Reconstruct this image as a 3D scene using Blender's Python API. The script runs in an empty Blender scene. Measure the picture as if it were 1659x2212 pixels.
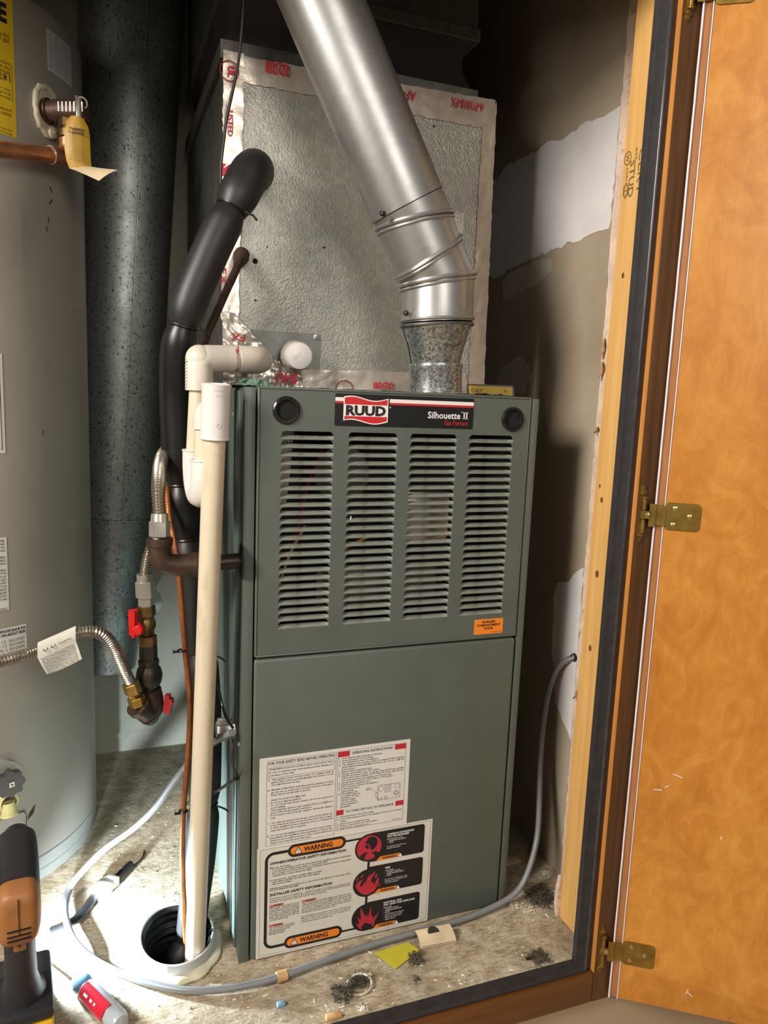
import bpy, bmesh, math, random
import numpy as np
from mathutils import Vector, Matrix, noise
from mathutils.geometry import tessellate_polygon

random.seed(7)
SC = bpy.context.scene
COL = SC.collection
pi = math.pi
V = Vector

# ------------------------------------------------------------------ camera, world, lights, exposure
CAM = V((-0.19606704, -1.01091961, 0.85542856))
DR = V((0.93628125, -0.34905521, 0.03921581))
DU = V((0.01681265, 0.15605301, 0.98760559))
DF = V((0.35084862, 0.92401727, -0.15197805))
FPX, CX, CY = 1612.07, 829.5, 1106.0
cam = bpy.data.cameras.new('camera')
camo = bpy.data.objects.new('camera', cam)
COL.objects.link(camo)
camo.matrix_world = Matrix(((DR.x, DU.x, -DF.x, CAM.x), (DR.y, DU.y, -DF.y, CAM.y), (DR.z, DU.z, -DF.z, CAM.z), (0, 0, 0, 1)))
cam.sensor_fit = 'HORIZONTAL'
cam.sensor_width = 36
cam.lens = FPX / 1659 * 36
cam.clip_start = 0.02
SC.camera = camo

W = bpy.data.worlds.new('world')
SC.world = W
W.use_nodes = True
bg = W.node_tree.nodes['Background']
bg.inputs[0].default_value = (1.0, 0.93, 0.85, 1)
bg.inputs[1].default_value = 0.17


def lamp(name, kind, loc, energy, color, size=0.1, target=None, **kw):
    l = bpy.data.lights.new(name, kind)
    l.energy = energy
    l.color = color
    if kind == 'AREA':
        l.size = size
    else:
        l.shadow_soft_size = size
    for k, v in kw.items():
        setattr(l, k, v)
    o = bpy.data.objects.new(name, l)
    COL.objects.link(o)
    o.location = loc
    if target is not None:
        o.rotation_euler = (V(target) - V(loc)).to_track_quat('-Z', 'Y').to_euler()
    return o


lamp('room_ceiling_light', 'AREA', (-1.60, -0.95, 1.76), 58, (1.0, 0.93, 0.83), 0.55, (0.3, 0.1, 0.7))
lamp('low_left_fill', 'AREA', (-2.10, -1.45, 1.32), 17, (1.0, 0.92, 0.82), 0.6, (-0.2, 0.2, 0.9))  # added low fill from the left, lifts the heater top under the header shadow
lamp('front_fill', 'AREA', (0.15, -2.7, 1.75), 24, (1.0, 0.93, 0.84), 1.0, (0.1, 0.2, 0.8))  # added frontal fill, no real fixture; gives the duct and heater a highlight
SC.view_settings.view_transform = 'Standard'
SC.view_settings.look = 'None'
SC.view_settings.exposure = 0.0
SC.view_settings.gamma = 1.0
SC.view_settings.use_curve_mapping = False


# ------------------------------------------------------------------ measuring helpers (a direction of sight met with a plane)
def ray(u, v):
    return DF + DR * ((u - CX) / FPX) - DU * ((v - CY) / FPX)


def PX(x, u, v):
    q = ray(u, v)
    return CAM + q * ((x - CAM.x) / q.x)


def PY(y, u, v):
    q = ray(u, v)
    return CAM + q * ((y - CAM.y) / q.y)


def PZ(z, u, v):
    q = ray(u, v)
    return CAM + q * ((z - CAM.z) / q.z)


# ------------------------------------------------------------------ materials
def lin(c):
    c = c / 255.0
    return c / 12.92 if c <= 0.04045 else ((c + 0.055) / 1.055) ** 2.4


def rgb(c):
    return (lin(c[0]), lin(c[1]), lin(c[2]), 1)


class NT:
    def __init__(s, name):
        s.m = bpy.data.materials.new(name)
        s.m.use_nodes = True
        s.t = s.m.node_tree
        s.b = s.t.nodes['Principled BSDF']
        s._tc = None

    def n(s, typ, **kw):
        x = s.t.nodes.new(typ)
        for k, v in kw.items():
            setattr(x, k, v)
        return x

    def l(s, a, b):
        s.t.links.new(a, b)

    def co(s, scale=(1, 1, 1), rot=(0, 0, 0)):
        if s._tc is None:
            s._tc = s.n('ShaderNodeTexCoord')
        mp = s.n('ShaderNodeMapping')
        mp.inputs['Scale'].default_value = scale
        mp.inputs['Rotation'].default_value = rot
        s.l(s._tc.outputs['Object'], mp.inputs['Vector'])
        return mp.outputs[0]

    def noise(s, scale, detail=4, rough=0.55, cs=(1, 1, 1), dist=0.0, rot=(0, 0, 0)):
        x = s.n('ShaderNodeTexNoise')
        x.inputs['Scale'].default_value = scale
        x.inputs['Detail'].default_value = detail
        x.inputs['Roughness'].default_value = rough
        x.inputs['Distortion'].default_value = dist
        s.l(s.co(cs, rot), x.inputs['Vector'])
        return x.outputs['Fac']

    def voro(s, scale, cs=(1, 1, 1), out='Color', feature='F1'):
        x = s.n('ShaderNodeTexVoronoi', feature=feature)
        x.inputs['Scale'].default_value = scale
        s.l(s.co(cs), x.inputs['Vector'])
        return x.outputs[out]

    def ramp(s, fac, stops):
        r = s.n('ShaderNodeValToRGB')
        e = r.color_ramp.elements
        while len(e) < len(stops):
            e.new(0.5)
        for k, (p, c) in enumerate(stops):
            e[k].position = p
            e[k].color = c if len(c) == 4 else rgb(c)
        s.l(fac, r.inputs[0])
        return r.outputs[0]

    def mix(s, fac, a, b, mode='MIX'):
        x = s.n('ShaderNodeMix', data_type='RGBA', blend_type=mode)
        for sock, val in ((x.inputs[0], fac), (x.inputs[6], a), (x.inputs[7], b)):
            if hasattr(val, 'node'):
                s.l(val, sock)
            elif isinstance(val, (int, float)):
                sock.default_value = val
            else:
                sock.default_value = rgb(val) if len(val) == 3 else val
        return x.outputs[2]

    def math(s, op, a, b=0.0):
        x = s.n('ShaderNodeMath', operation=op)
        for sock, val in ((x.inputs[0], a), (x.inputs[1], b)):
            if hasattr(val, 'node'):
                s.l(val, sock)
            else:
                sock.default_value = val
        return x.outputs[0]

    def bump(s, h, strength=0.3, dist=0.002):
        x = s.n('ShaderNodeBump')
        x.inputs['Strength'].default_value = strength
        x.inputs['Distance'].default_value = dist
        s.l(h, x.inputs['Height'])
        s.l(x.outputs[0], s.b.inputs['Normal'])

    def set(s, col=None, rough=None, metal=None, **kw):
        for key, val in (('Base Color', col), ('Roughness', rough), ('Metallic', metal)):
            if val is None:
                continue
            if hasattr(val, 'node'):
                s.l(val, s.b.inputs[key])
            elif key == 'Base Color':
                s.b.inputs[key].default_value = rgb(val)
            else:
                s.b.inputs[key].default_value = val
        for k, v in kw.items():
            s.b.inputs[k.replace('_', ' ')].default_value = v
        return s.m


def plain(name, col, rough=0.5, metal=0.0, var=0.10, scale=30, bump=0.0, bscale=60, **kw):
    t = NT(name)
    if var:
        f = t.noise(scale, 5, 0.6)
        lo = [c * (1 - var) for c in col]
        hi = [min(255, c * (1 + var)) for c in col]
        c = t.ramp(f, [(0.3, lo), (0.7, hi)])
    else:
        c = col
    if bump:
        t.bump(t.noise(bscale, 4), bump)
    return t.set(c, rough, metal, **kw)


def speckled(name, base, spot, scale, lo, hi, rough=0.6, metal=0.0, cs=(1, 1, 1), bump=0.0):
    t = NT(name)
    f = t.noise(scale, 3, 0.6, cs)
    c = t.ramp(f, [(lo, base), (hi, spot)])
    g = t.noise(scale * 0.12, 4, 0.6)
    c = t.mix(t.ramp(g, [(0.35, (0, 0, 0, 1)), (0.7, (0.5, 0.5, 0.5, 1))]), c, [x * 0.72 for x in base])
    if bump:
        t.bump(f, bump)
    return t.set(c, rough, metal)


def wood(name, dark, mid, light, cs=(12, 12, 1.2), scale=6, rough=0.35, figure=0.0):
    t = NT(name)
    f = t.noise(scale, 6, 0.62, cs, 0.6)
    g = t.noise(scale * 14, 3, 0.6, (cs[0], cs[1], cs[2] * 0.5))
    c = t.ramp(f, [(0.25, dark), (0.5, mid), (0.75, light)])
    c = t.mix(0.18, c, t.ramp(g, [(0.35, dark), (0.65, light)]))
    if figure:
        h = t.noise(5.5, 5, 0.62, (1, 1, 0.8), 1.6)
        c = t.mix(figure, c, t.ramp(h, [(0.3, dark), (0.5, mid), (0.68, light)]))
        h2 = t.noise(17, 6, 0.7, (1, 1, 0.75), 2.2)
        c = t.mix(0.34, c, t.ramp(h2, [(0.36, dark), (0.5, mid), (0.62, light)]))
    t.bump(g, 0.06)
    return t.set(c, rough)


M = {}
# painted and bare metal
M['green'] = plain('furnace_paint', (86, 93, 86), 0.42, 0, 0.035, 14)
M['green_side'] = (lambda t: t.set(t.mix(t.ramp(t.noise(9, 5, 0.6, (1, 1, 0.35)), [(0.4, (0, 0, 0, 1)), (0.75, (0.55, 0.55, 0.55, 1))]), (84, 98, 92), (128, 142, 136)), 0.38, 0.15))(NT('casing_paint'))
M['louver'] = (lambda t: t.set(t.mix(t.ramp(t.noise(55, 4, 0.6, (1, 1, 2)), [(0.5, (0, 0, 0, 1)), (0.72, (0.7, 0.7, 0.7, 1))]), (122, 125, 117), (84, 77, 64)), 0.5, 0))(NT('dusty_louver_paint'))


def galv(name, a, b, scale=55, rough=0.38, bump=0.12, spots=False, emboss=False, cs=(1, 1, 1), metal=0.85):
    t = NT(name)
    v = t.voro(scale, cs)
    vv = t.n('ShaderNodeSeparateColor')
    t.l(v, vv.inputs[0])
    c = t.ramp(vv.outputs[0], [(0.0, a), (1.0, b)])
    n2 = t.noise(7, 5, 0.6)
    c = t.mix(t.ramp(n2, [(0.4, (0, 0, 0, 1)), (0.75, (0.5, 0.5, 0.5, 1))]), c, [x * 0.72 for x in a])
    if spots:
        sp = t.noise(210, 3, 0.62, (1, 1, 0.8))
        c = t.mix(t.ramp(sp, [(0.575, (0, 0, 0, 1)), (0.65, (0.85, 0.85, 0.85, 1))]), c, (48, 52, 51))
    if emboss:
        st_ = t.noise(9, 5, 0.65)
        c = t.mix(t.ramp(st_, [(0.56, (0, 0, 0, 1)), (0.78, (0.4, 0.4, 0.4, 1))]), c, (128, 110, 84))
        t.bump(t.noise(360, 2, 0.5, (1, 1, 0.85)), 0.7, 0.0014)
    else:
        t.bump(vv.outputs[0], bump, 0.001)
    r = t.ramp(n2, [(0.2, (rough - .08,) * 3 + (1,)), (0.8, (rough + .12,) * 3 + (1,))])
    return t.set(c, r, metal)


M['galv_duct'] = galv('galvanized_duct', (146, 152, 150), (164, 168, 165), 160, 0.42, 0.06, spots=True, metal=0.82)
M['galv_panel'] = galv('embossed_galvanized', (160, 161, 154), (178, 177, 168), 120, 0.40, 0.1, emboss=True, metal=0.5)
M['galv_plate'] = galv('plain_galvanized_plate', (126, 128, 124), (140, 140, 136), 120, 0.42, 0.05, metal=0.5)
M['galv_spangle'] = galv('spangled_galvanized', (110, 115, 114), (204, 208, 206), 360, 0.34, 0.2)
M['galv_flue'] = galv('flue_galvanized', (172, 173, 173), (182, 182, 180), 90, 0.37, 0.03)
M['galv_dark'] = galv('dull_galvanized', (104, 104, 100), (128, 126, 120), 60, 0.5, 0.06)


def foil():
    t = NT('foil_tape')
    f = t.noise(38, 4, 0.6, (1, 1, 1), 0.8)
    t.bump(f, 0.14, 0.004)
    return t.set(t.ramp(f, [(0.3, (198, 188, 175)), (0.7, (218, 208, 196))]), 0.28, 0.55)


M['foil'] = foil()
M['silver'] = plain('zinc_steel', (198, 194, 184), 0.30, 0.75, 0.08, 60)
M['flex'] = plain('stainless_flex', (172, 163, 150), 0.30, 0.88, 0.06, 40)
M['brass'] = plain('brass', (172, 142, 78), 0.34, 0.9, 0.15, 50)
M['hinge_brass'] = plain('antique_brass', (150, 122, 58), 0.38, 0.85, 0.12, 70)
M['screw_brass'] = plain('bright_brass', (196, 176, 124), 0.28, 0.9, 0.06, 70)
M['copper'] = plain('copper', (182, 122, 84), 0.36, 0.75, 0.18, 40)
M['copper_old'] = plain('oxidised_copper', (156, 94, 52), 0.45, 0.6, 0.2, 40)
M['rust'] = plain('rusty_tube', (52, 33, 24), 0.75, 0.1, 0.4, 60, 0.4)
M['iron'] = plain('black_iron', (56, 49, 43), 0.42, 0.5, 0.25, 45, 0.2)
M['iron_rust'] = plain('rusty_iron', (62, 46, 36), 0.48, 0.4, 0.3, 35, 0.2)
M['valve_body'] = plain('dull_bronze', (112, 88, 52), 0.42, 0.75, 0.3, 60)
M['tp_brass'] = plain('tarnished_brass', (84, 62, 52), 0.5, 0.5, 0.25, 50)
# rubber, plastic, paint
M['rubber'] = plain('black_foam', (31, 30, 31), 0.48, 0, 0.15, 25, 0.05, 80)
M['tape_black'] = plain('black_vinyl_tape', (18, 18, 19), 0.36, 0, 0.1, 30)
M['black'] = plain('black_plastic', (20, 20, 21), 0.35, 0, 0.1, 50)
M['black_gloss'] = plain('glossy_black_plastic', (26, 25, 26), 0.2, 0, 0.05, 50)
M['gasket'] = plain('black_foam_gasket', (40, 38, 39), 0.55, 0, 0.18, 70, 0.15, 160)
M['gasket_glint'] = plain('gasket_lip_glint', (58, 56, 60), 0.14, 0, 0.2, 60)  # glossy lip, its colour lightened to draw the highlight line on the gasket
M['pvc'] = (lambda t: t.set(t.mix(t.ramp(t.noise(26, 5, 0.7, (1, 1, 0.35)), [(0.55, (0, 0, 0, 1)), (0.8, (0.6, 0.6, 0.6, 1))]), (208, 196, 172), (160, 136, 100)), 0.36))(NT('aged_pvc'))
M['pvc_white'] = plain('white_pvc', (214, 208, 204), 0.36, 0, 0.03, 20)
M['pvc_old'] = plain('dull_pvc', (204, 196, 184), 0.42, 0, 0.08, 18)
M['heater'] = plain('heater_enamel', (147, 142, 132), 0.40, 0, 0.025, 6)
M['heater_skirt'] = plain('heater_base_enamel', (150, 150, 144), 0.42, 0, 0.03, 9)
M['yellow'] = plain('yellow_label', (206, 172, 24), 0.5, 0, 0.05, 20)
M['tag_yellow'] = plain('yellow_tag', (176, 138, 32), 0.45, 0, 0.08, 20)
M['tag_back'] = plain('tag_back', (206, 186, 150), 0.5, 0, 0.05, 20)
M['paper'] = plain('white_label', (212, 209, 203), 0.5, 0, 0.02, 14)
M['paper_warm'] = plain('cream_label', (206, 203, 192), 0.5, 0, 0.03, 14)
M['paper_grey'] = plain('grey_label', (186, 190, 190), 0.5, 0, 0.02, 14)
M['ink'] = plain('black_ink', (24, 24, 25), 0.5, 0, 0)
M['ink_grey'] = plain('grey_ink', (58, 55, 53), 0.5, 0, 0)
M['ink_red'] = plain('red_ink', (188, 30, 48), 0.5, 0, 0)
M['ink_white'] = plain('white_ink', (226, 224, 220), 0.5, 0, 0)
M['badge_red'] = plain('badge_red', (196, 30, 36), 0.4, 0, 0)
M['picto_red'] = plain('pictogram_red', (182, 42, 60), 0.45, 0, 0)
M['orange'] = plain('orange_label', (232, 130, 36), 0.5, 0, 0.02, 20)
M['caulk'] = plain('white_caulk', (190, 182, 158), 0.4, 0, 0.08, 30)
M['red'] = plain('red_plastic', (196, 26, 22), 0.4, 0, 0.06, 40)
M['dark_red'] = plain('dark_red_plastic', (150, 24, 26), 0.45, 0, 0.06, 40)
M['cable'] = plain('grey_cable', (122, 124, 126), 0.36, 0, 0.04, 30)
M['wire_dark'] = plain('dark_wire', (48, 38, 34), 0.5, 0, 0.1, 50)
M['drain_plastic'] = plain('pale_yellow_plastic', (206, 198, 140), 0.45, 0, 0.05, 30)
M['knob_dark'] = plain('dark_grey_knob', (64, 58, 58), 0.5, 0, 0.06, 40)
M['tool_black'] = plain('tool_rubber', (34, 34, 38), 0.5, 0, 0.1, 50)
M['tool_orange'] = plain('tool_orange', (154, 102, 56), 0.5, 0, 0.05, 40)
M['tool_yellow'] = plain('tool_yellow', (214, 170, 30), 0.45, 0, 0.05, 40)
M['dark_inside'] = plain('furnace_inside', (46, 45, 43), 0.7, 0, 0.3, 20)
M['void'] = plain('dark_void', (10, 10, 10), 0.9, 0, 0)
# building
M['drywall_paper'] = (lambda t: (t.bump(t.noise(120, 3), 0.05), t.set(t.ramp(t.noise(3.5, 6, 0.6), [(0.3, (148, 133, 112)), (0.7, (180, 166, 146))]), 0.85))[1])(NT('drywall_paper'))
M['mud'] = (lambda t: (t.bump(t.noise(40, 4), 0.06), t.set(t.ramp(t.noise(6, 5, 0.6), [(0.3, (204, 200, 200)), (0.7, (224, 221, 222))]), 0.8))[1])(NT('joint_compound'))
M['tan_paper'] = plain('torn_tan_paper', (176, 140, 104), 0.9, 0, 0.15, 60)
M['mud_dull'] = plain('thin_joint_compound', (188, 180, 168), 0.85, 0, 0.05, 12)
M['gypsum'] = speckled('gypsum_edge', (236, 210, 190), (190, 154, 130), 160, 0.58, 0.72, 0.9, bump=0.15)
M['back_wall'] = plain('back_wall_paint', (176, 172, 154), 0.7, 0, 0.04, 5)
M['brown_wall'] = plain('brown_panel', (96, 76, 56), 0.8, 0, 0.12, 5)
M['beige_wall'] = plain('beige_paint', (176, 152, 124), 0.75, 0, 0.02, 8)
M['dark_ceiling'] = plain('dark_ceiling', (52, 45, 36), 0.9, 0, 0.15, 8)
M['pine'] = wood('pine_stud', (202, 148, 82), (220, 172, 102), (232, 190, 122), (26, 26, 1.0), 3.2, 0.5)
M['knot'] = plain('pine_knot', (120, 74, 40), 0.6, 0, 0.2, 60)
M['stamp'] = plain('stamp_ink', (120, 98, 56), 0.7, 0, 0)
M['frame_wood'] = wood('stained_frame', (64, 39, 17), (84, 53, 25), (104, 69, 35), (30, 30, 1.2), 4, 0.32)
M['frame_rail'] = wood('stained_rail', (86, 51, 20), (108, 66, 28), (124, 80, 36), (1.2, 30, 30), 4, 0.32)
M['frame_edge'] = wood('frame_edge', (176, 112, 48), (200, 132, 62), (216, 150, 78), (30, 30, 1.4), 4, 0.4)
M['door_wood'] = wood('birch_door', (162, 98, 34), (187, 122, 46), (206, 146, 68), (7, 7, 1.1), 4.5, 0.34, figure=0.5)
M['lip_wood'] = wood('door_lip', (186, 120, 62), (206, 140, 78), (216, 154, 92), (24, 24, 1.2), 5, 0.4)


def osb():
    t = NT('particleboard')
    f = t.noise(26, 8, 0.72, (1.0, 1.25, 1), 0.5)
    c = t.ramp(f, [(0.28, (124, 108, 86)), (0.45, (166, 150, 124)), (0.60, (188, 176, 154)), (0.8, (206, 198, 182))])
    g = t.noise(150, 3, 0.7, (0.4, 1.6, 1))
    c = t.mix(t.ramp(g, [(0.50, (0, 0, 0, 1)), (0.66, (0.75, 0.75, 0.75, 1))]), c, (116, 98, 74))
    h = t.noise(230, 2, 0.6)
    c = t.mix(t.ramp(h, [(0.62, (0, 0, 0, 1)), (0.70, (0.8, 0.8, 0.8, 1))]), c, (226, 220, 206))
    d = t.noise(5.5, 6, 0.68)
    c = t.mix(t.ramp(d, [(0.50, (0, 0, 0, 1)), (0.74, (0.6, 0.6, 0.6, 1))]), c, (104, 92, 74))
    t.bump(t.noise(90, 5, 0.7), 0.4, 0.004)
    return t.set(c, 0.85)


M['osb'] = osb()
M['fluff'] = plain('white_fluff', (226, 216, 198), 0.9, 0, 0.06, 60)
M['lint'] = plain('grey_lint', (84, 76, 64), 0.95, 0, 0.25, 60)
M['yellow_paper'] = plain('lime_paper', (188, 178, 48), 0.6, 0, 0.05, 20)
M['card'] = plain('cream_card', (204, 186, 152), 0.7, 0, 0.1, 26)
M['tan'] = plain('tan_wrap', (190, 152, 100), 0.6, 0, 0.12, 60)
M['blue_chip'] = plain('blue_chip', (120, 156, 186), 0.5, 0, 0.1, 40)


def clear(name, col=(240, 240, 245), rough=0.08, alpha=0.25):
    t = NT(name)
    t.set(col, rough)
    t.b.inputs['Transmission Weight'].default_value = 1.0
    t.b.inputs['IOR'].default_value = 1.12
    return t.m


M['clear'] = clear('clear_plastic')
M['frosted'] = plain('frosted_plastic_edge', (222, 222, 236), 0.3, 0, 0.04, 60)
M['handle_clear'] = plain('acetate_handle', (206, 214, 222), 0.12, 0, 0.08, 40)
M['handle_clear'].node_tree.nodes['Principled BSDF'].inputs['Transmission Weight'].default_value = 0.35
M['handle_red'] = plain('red_handle_band', (200, 40, 60), 0.25, 0, 0.05, 40)


def emit(name, col, strength):
    t = NT(name)
    t.set((255, 255, 255), 0.3)
    t.b.inputs['Emission Color'].default_value = col
    t.b.inputs['Emission Strength'].default_value = strength
    return t.m


M['led'] = emit('led_lens', (0.86, 0.94, 1.0, 1), 30)


# ------------------------------------------------------------------ mesh helpers
class B:
    """Collects shapes, then links them as one mesh object."""

    def __init__(s):
        s.v = []
        s.f = []

    def add(s, verts, faces):
        o = len(s.v)
        s.v += [V(p) for p in verts]
        s.f += [tuple(i + o for i in f) for f in faces]
        return s

    def box(s, a, b, bev=0.0, seg=2, mtx=None):
        a, b = V(a), V(b)
        bm = bmesh.new()
        bmesh.ops.create_cube(bm, size=1)
        c, d = (a + b) / 2, b - a
        for v in bm.verts:
            v.co = V((c.x + v.co.x * d.x, c.y + v.co.y * d.y, c.z + v.co.z * d.z))
        if bev:
            bmesh.ops.bevel(bm, geom=bm.edges[:], offset=bev, segments=seg, profile=0.5, affect='EDGES')
        return s.bm(bm, mtx)

    def bm(s, bm, mtx=None):
        bm.verts.index_update()
        vs = [(mtx @ v.co) if mtx else v.co.copy() for v in bm.verts]
        s.add(vs, [[v.index for v in f.verts] for f in bm.faces])
        bm.free()
        return s

    def loft(s, rings, cap0=True, cap1=True, closed=True):
        n = len(rings[0])
        vs = [p for r in rings for p in r]
        fs = []
        for k in range(len(rings) - 1):
            for i in range(n if closed else n - 1):
                j = (i + 1) % n
                fs.append((k * n + i, k * n + j, (k + 1) * n + j, (k + 1) * n + i))
        if cap0:
            fs.append(tuple(reversed(range(n))))
        if cap1:
            fs.append(tuple(range((len(rings) - 1) * n, len(rings) * n)))
        return s.add(vs, fs)

    def tube(s, pts, r, n=16, cap0=True, cap1=True, flat=1.0, up=None, sq=0):
        pts = [V(p) for p in pts]
        if isinstance(r, (int, float)):
            r = [r] * len(pts)
        rings = []
        t0 = (pts[1] - pts[0]).normalized()
        a = (up or (V((0, 0, 1)) if abs(t0.z) < 0.9 else V((1, 0, 0))))
        nrm = (a - t0 * a.dot(t0)).normalized()
        for k, p in enumerate(pts):
            if k == 0:
                t = pts[1] - pts[0]
            elif k == len(pts) - 1:
                t = pts[-1] - pts[-2]
            else:
                t = (pts[k + 1] - pts[k]).normalized() + (pts[k] - pts[k - 1]).normalized()
            t = t.normalized()
            nrm = (nrm - t * nrm.dot(t)).normalized()
            bn = t.cross(nrm)
            rings.append([p + nrm * (math.cos(2 * pi * i / n) * r[k] * flat) + bn * (math.sin(2 * pi * i / n) * r[k]) for i in range(n)])
        return s.loft(rings, cap0, cap1)

    def cyl(s, a, b, r, r2=None, n=20, cap=True):
        return s.tube([a, b], [r, r if r2 is None else r2], n, cap, cap)

    def lathe(s, o, ax, prof, n=24, cap0=False, cap1=False):
        """prof: list of (distance along axis, radius)"""
        o, ax = V(o), V(ax).normalized()
        a = V((0, 0, 1)) if abs(ax.z) < 0.9 else V((1, 0, 0))
        e1 = (a - ax * a.dot(ax)).normalized()
        e2 = ax.cross(e1)
        rings = [[o + ax * d + (e1 * math.cos(2 * pi * i / n) + e2 * math.sin(2 * pi * i / n)) * r for i in range(n)] for d, r in prof]
        return s.loft(rings, cap0, cap1)

    def hexnut(s, a, b, r):
        return s.tube([a, V(a).lerp(V(b), .06), V(a).lerp(V(b), .94), b], [r * .9, r, r, r * .9], 6)

    def torus(s, c, ax, R, r, n=28, m=8):
        c, ax = V(c), V(ax).normalized()
        a = V((0, 0, 1)) if abs(ax.z) < 0.9 else V((1, 0, 0))
        e1 = (a - ax * a.dot(ax)).normalized()
        e2 = ax.cross(e1)
        return s.loop([c + (e1 * math.cos(2 * pi * i / n) + e2 * math.sin(2 * pi * i / n)) * R for i in range(n)], r, m)

    def loop(s, pts, r, m=8):
        n = len(pts)
        cen = sum(pts, V()) / n
        vs, fs = [], []
        for i, p in enumerate(pts):
            t = (pts[(i + 1) % n] - pts[i - 1]).normalized()
            o = (p - cen)
            o = (o - t * o.dot(t)).normalized()
            bn = t.cross(o)
            vs += [p + o * (math.cos(2 * pi * j / m) * r) + bn * (math.sin(2 * pi * j / m) * r) for j in range(m)]
        for i in range(n):
            for j in range(m):
                a, b2 = i * m + j, i * m + (j + 1) % m
                c2, d = ((i + 1) % n) * m + (j + 1) % m, ((i + 1) % n) * m + j
                fs.append((a, b2, c2, d))
        return s.add(vs, fs)

    def prism(s, f, poly, h0, h1, holes=()):
        """poly: (x, y) outline; f(x, y, h) -> point; solid between heights h0 and h1"""
        loops = [list(poly)] + [list(h) for h in holes]
        tri = tessellate_polygon([[V((x, y, 0)) for x, y in lp] for lp in loops])
        flat = [p for lp in loops for p in lp]
        n = len(flat)
        vs = [f(x, y, h1) for x, y in flat] + [f(x, y, h0) for x, y in flat]
        fs = []
        for t in tri:
            a, b, c = [flat[i] for i in t]
            if (b[0] - a[0]) * (c[1] - a[1]) - (b[1] - a[1]) * (c[0] - a[0]) < 0:
                t = (t[0], t[2], t[1])
            fs.append(tuple(t))
            fs.append((t[0] + n, t[2] + n, t[1] + n))
        k = 0
        for lp in loops:
            m = len(lp)
            area = sum(lp[i][0] * lp[(i + 1) % m][1] - lp[(i + 1) % m][0] * lp[i][1] for i in range(m))
            outer = k == 0
            for i in range(m):
                a, b = k + i, k + (i + 1) % m
                if (area > 0) == outer:
                    fs.append((a, a + n, b + n, b))
                else:
                    fs.append((a, b, b + n, a + n))
            k += m
        return s.add(vs, fs)

    def face(s, f, poly, h=0.0):
        """one flat printed shape: only its top side"""
        tri = tessellate_polygon([[V((x, y, 0)) for x, y in poly]])
        fs = []
        for t in tri:
            a, b, c = [poly[i] for i in t]
            if (b[0] - a[0]) * (c[1] - a[1]) - (b[1] - a[1]) * (c[0] - a[0]) < 0:
                t = (t[0], t[2], t[1])
            fs.append(tuple(t))
        return s.add([f(x, y, h) for x, y in poly], fs)

    def rect(s, f, x0, y0, x1, y1, h=0.0):
        return s.face(f, [(x0, y0), (x1, y0), (x1, y1), (x0, y1)], h)

    def outline(s, f, poly, w, h=0.0):
        n = len(poly)
        for i in range(n):
            s.line(f, poly[i], poly[(i + 1) % n], w, h)
        return s

    def line(s, f, a, b, w, h=0.0):
        dx, dy = b[0] - a[0], b[1] - a[1]
        L = math.hypot(dx, dy) or 1
        nx, ny = -dy / L * w / 2, dx / L * w / 2
        ex, ey = dx / L * w / 2, dy / L * w / 2
        return s.face(f, [(a[0] - nx - ex, a[1] - ny - ey), (b[0] - nx + ex, b[1] - ny + ey), (b[0] + nx + ex, b[1] + ny + ey), (a[0] + nx - ex, a[1] + ny - ey)], h)

    def done(s, name, mat, parent=None, smooth=True, ang=40):
        me = bpy.data.meshes.new(name)
        me.from_pydata([tuple(p) for p in s.v], [], s.f)
        me.validate()
        me.materials.append(M[mat] if isinstance(mat, str) else mat)
        if smooth:
            me.polygons.foreach_set('use_smooth', [True] * len(me.polygons))
            try:
                me.set_sharp_from_angle(angle=math.radians(ang))
            except Exception:
                pass
        me.update()
        o = bpy.data.objects.new(name, me)
        COL.objects.link(o)
        if parent is not None:
            o.parent = parent
            o.matrix_parent_inverse = Matrix.Translation(-wloc(parent)) if not parent.get('_rot') else Matrix()
        return o


_W = {}


def wloc(o):
    return _W.get(o.name, V((0, 0, 0)))


def thing(name, label, cat, loc=(0, 0, 0), group=None):
    o = bpy.data.objects.new(name, None)
    o.empty_display_size = 0.05
    COL.objects.link(o)
    o.location = loc
    _W[o.name] = V(loc)
    o['label'] = label
    o['category'] = cat
    if group:
        o['group'] = group
    return o


def tag(o, label, cat, group=None):
    o['label'] = label
    o['category'] = cat
    if group:
        o['group'] = group
    return o


def struct(o):
    o['kind'] = 'structure'
    return o


def plane(o, ux, uy):
    o, ux, uy = V(o), V(ux).normalized(), V(uy).normalized()
    n = ux.cross(uy)
    return lambda x, y, h=0.0: o + ux * x + uy * y + n * h


def spline(pts, step=0.01, closed=False):
    """Catmull-Rom through pts, evenly resampled"""
    P = [V(p) for p in pts]
    out = []
    n = len(P)
    for i in range(n - 1):
        p0, p1, p2, p3 = P[max(i - 1, 0)], P[i], P[i + 1], P[min(i + 2, n - 1)]
        k = max(2, int((p2 - p1).length / (step * 0.25)))
        for j in range(k):
            t = j / k
            out.append(0.5 * ((2 * p1) + (p2 - p0) * t + (2 * p0 - 5 * p1 + 4 * p2 - p3) * t * t + (3 * p1 - p0 - 3 * p2 + p3) * t ** 3))
    out.append(P[-1])
    res = [out[0]]
    acc = 0.0
    for a, b in zip(out, out[1:]):
        acc += (b - a).length
        if acc >= step:
            res.append(b)
            acc = 0
    if (res[-1] - out[-1]).length > 1e-6:
        if (res[-1] - out[-1]).length < step * .5 and len(res) > 2:
            res[-1] = out[-1]
        else:
            res.append(out[-1])
    return res


def corrugated(b, pts, r, pitch, depth, n=14):
    p = spline(pts, pitch / 4)
    rr = [r - depth * (0.5 - 0.5 * math.cos(2 * pi * k / 4 + 0.3)) for k in range(len(p))]
    return b.tube(p, rr, n)


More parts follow.
